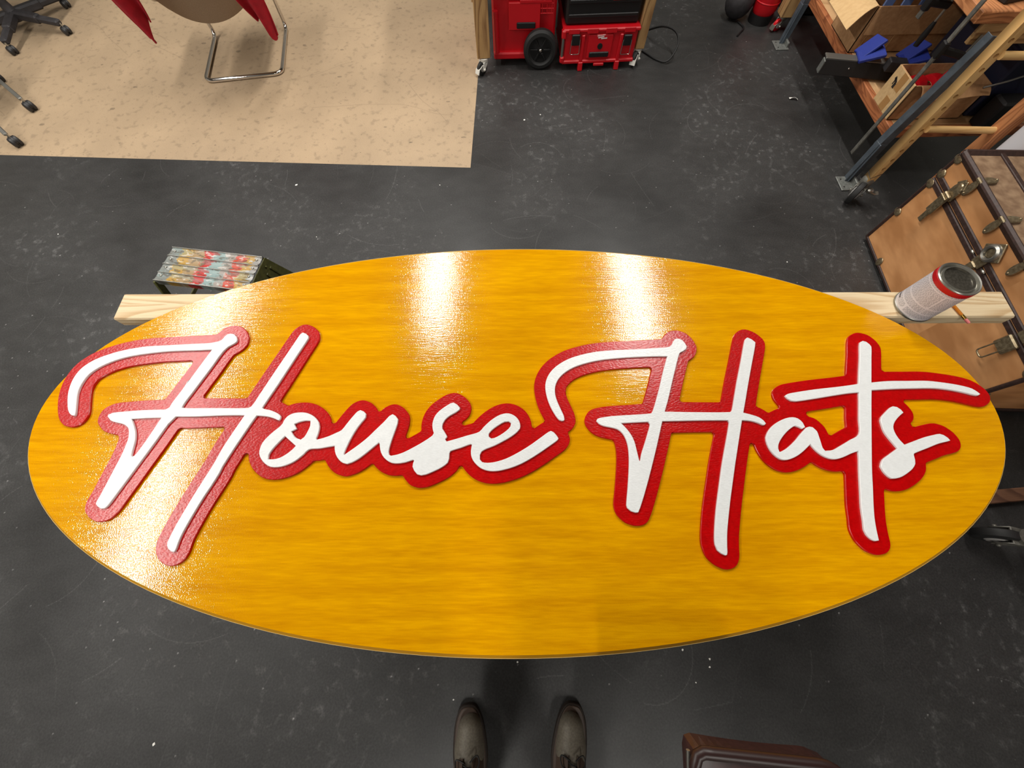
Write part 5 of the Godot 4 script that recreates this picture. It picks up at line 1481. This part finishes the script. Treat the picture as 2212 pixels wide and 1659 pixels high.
		for q in [-1, 1]:
			obj("quarter", mb().sheet(func(u, v): return Vector3(q * (0.014 + 0.03 * v + 0.002 * sin(u * 3.0)), 0.104 + 0.062 * u - 0.034 * v * v - 0.01 * v, -0.042 + u * 0.095 + 0.012 * v * (1.0 - u)), 8, 6, 0.004), M.boot_dark, bt)
		var lc := mb()
		for k in 4:
			var zz := -0.03 + k * 0.022; var yy := 0.111 + k * 0.0145
			lc.tube(spline([Vector3(-0.02, yy - 0.004, zz), Vector3(0.0, yy + 0.004, zz + 0.006), Vector3(0.022, yy - 0.002, zz + 0.012)], 4), 0.0022, 6)
		lc.tube(spline([Vector3(0.012, 0.125, -0.012), Vector3(0.036, 0.118, -0.03), Vector3(0.03, 0.11, -0.05), Vector3(0.008, 0.116, -0.036)], 5), 0.0022, 6)
		lc.tube(spline([Vector3(-0.012, 0.125, -0.012), Vector3(-0.034, 0.116, -0.02), Vector3(-0.036, 0.105, -0.04), Vector3(-0.01, 0.114, -0.034)], 5), 0.0022, 6)
		obj("laces", lc, M.tool_black, bt)
	# the phone he takes the picture with: its lens is the camera's place
	var ph := thing("phone", "black phone held out level over the sign", "phone", Vector3(0, 1.65, 0))
	ph.transform = Transform3D(Basis(Vector3.RIGHT, deg_to_rad(-67.8)), Vector3(0, 1.65, 0) + Vector3(0, 0.926, 0.377) * 0.016)
	obj("body", mb().box(Vector3(0.0, 0.0, 0.0), Vector3(0.16, 0.078, 0.009), 0.003), M.black_plastic, ph)
	obj("glass", mb().box(Vector3(0.0, 0.0, 0.005), Vector3(0.15, 0.07, 0.001), 0.0), M.tool_black, ph)
	# leather bag hanging at his right side
	var bg := thing("leather_bag", "dark brown padded leather bag with raised piping beside the boots", "bag", Vector3(0.366, 0.86, 0.437), 0.0)
	bg.rotation = Vector3(0.14, -0.11, -0.02)
	obj("flap", mb().sheet(func(u, v): return bag_point(u, v), 18, 16, 0.05), M.leather, bg)
	var rim := []
	for k in 18: rim.append(bag_point(k / 18.0, 0.0) + Vector3(0, 0.024, 0))
	for k in 16: rim.append(bag_point(1.0, k / 16.0) + Vector3(0, 0.024, 0))
	for k in 18: rim.append(bag_point(1.0 - k / 18.0, 1.0) + Vector3(0, 0.024, 0))
	for k in 16: rim.append(bag_point(0.0, 1.0 - k / 16.0) + Vector3(0, 0.024, 0))
	obj("piping", mb().tube(rim, 0.0085, 10, false, true), M.leather_edge, bg)
	obj("metal_edge", mb().tube([Vector3(-0.123, 0.012, -0.125), Vector3(-0.121, 0.01, 0.12)], 0.003, 8), M.steel, bg)
	obj("strap", mb().tube(spline([Vector3(-0.02, 0.02, 0.1), Vector3(-0.06, 0.25, 0.18), Vector3(-0.17, 0.55, 0.25), Vector3(-0.2, 0.63, 0.29)], 8), 0.009, 8), M.leather, bg)

func bag_point(u: float, v: float) -> Vector3:
	var x := u * 2.0 - 1.0; var z := v * 2.0 - 1.0
	var q := Vector2(x, z)
	# square with rounded corners
	var r := 0.42 if x > 0 else 0.12
	var a := Vector2(maxf(absf(x) - (1.0 - r), 0.0), maxf(absf(z) - (1.0 - r), 0.0)) / r
	if a.length() > 1.0 and a.x > 0 and a.y > 0:
		a = a.normalized() * r
		q = Vector2(signf(x) * (1.0 - r + a.x), signf(z) * (1.0 - r + a.y))
	return Vector3(q.x * 0.118, 0.012 * (1.0 - q.x * q.x) * (1.0 - q.y * q.y), q.y * 0.13)

# ---------------------------------------------------------------- chips on the floor
func build_debris() -> void:
	rng.seed = 77
	for p in [[-1.25, -1.971, 0.016], [0.117, -2.506, 0.013], [0.221, -2.552, 0.009], [-2.515, -1.634, 0.008], [-1.062, -1.574, 0.007], [-0.412, -1.441, 0.007], [-0.002, 0.404, 0.007], [-0.227, 0.509, 0.007], [0.595, 0.378, 0.007], [0.686, 0.408, 0.008], [0.681, 0.431, 0.008], [0.623, 0.475, 0.006], [-1.236, 0.613, 0.01], [-0.4, -1.946, 0.007], [1.468, -1.334, 0.007]]:
		var s: float = p[2]
		var poly := PackedVector2Array()
		for k in 5:
			poly.append(Vector2.from_angle(TAU * k / 5 + rng.randf() * 0.6) * s * rng.randf_range(0.3, 0.62))
		var o := obj("paint_chip", mb().prism(poly, [], 0.0, 0.0015), M.chip)
		o.position = Vector3(p[0], 0.0, p[1])
		tag(o, "tiny white paint chip lying on the dark grey floor", "paint chip", "white paint chips on the floor")
	tag(obj("paper_curl", mb().sheet(func(u, v): return Vector3(1.888 + (u - 0.5) * 0.05, 0.006 + 0.012 * sin(u * PI) * v, -2.654 + (v - 0.5) * 0.016 + 0.012 * u * u), 8, 3, 0.001), M.chip), "curled white paper scrap on the grey floor by the workbench", "paper scrap")
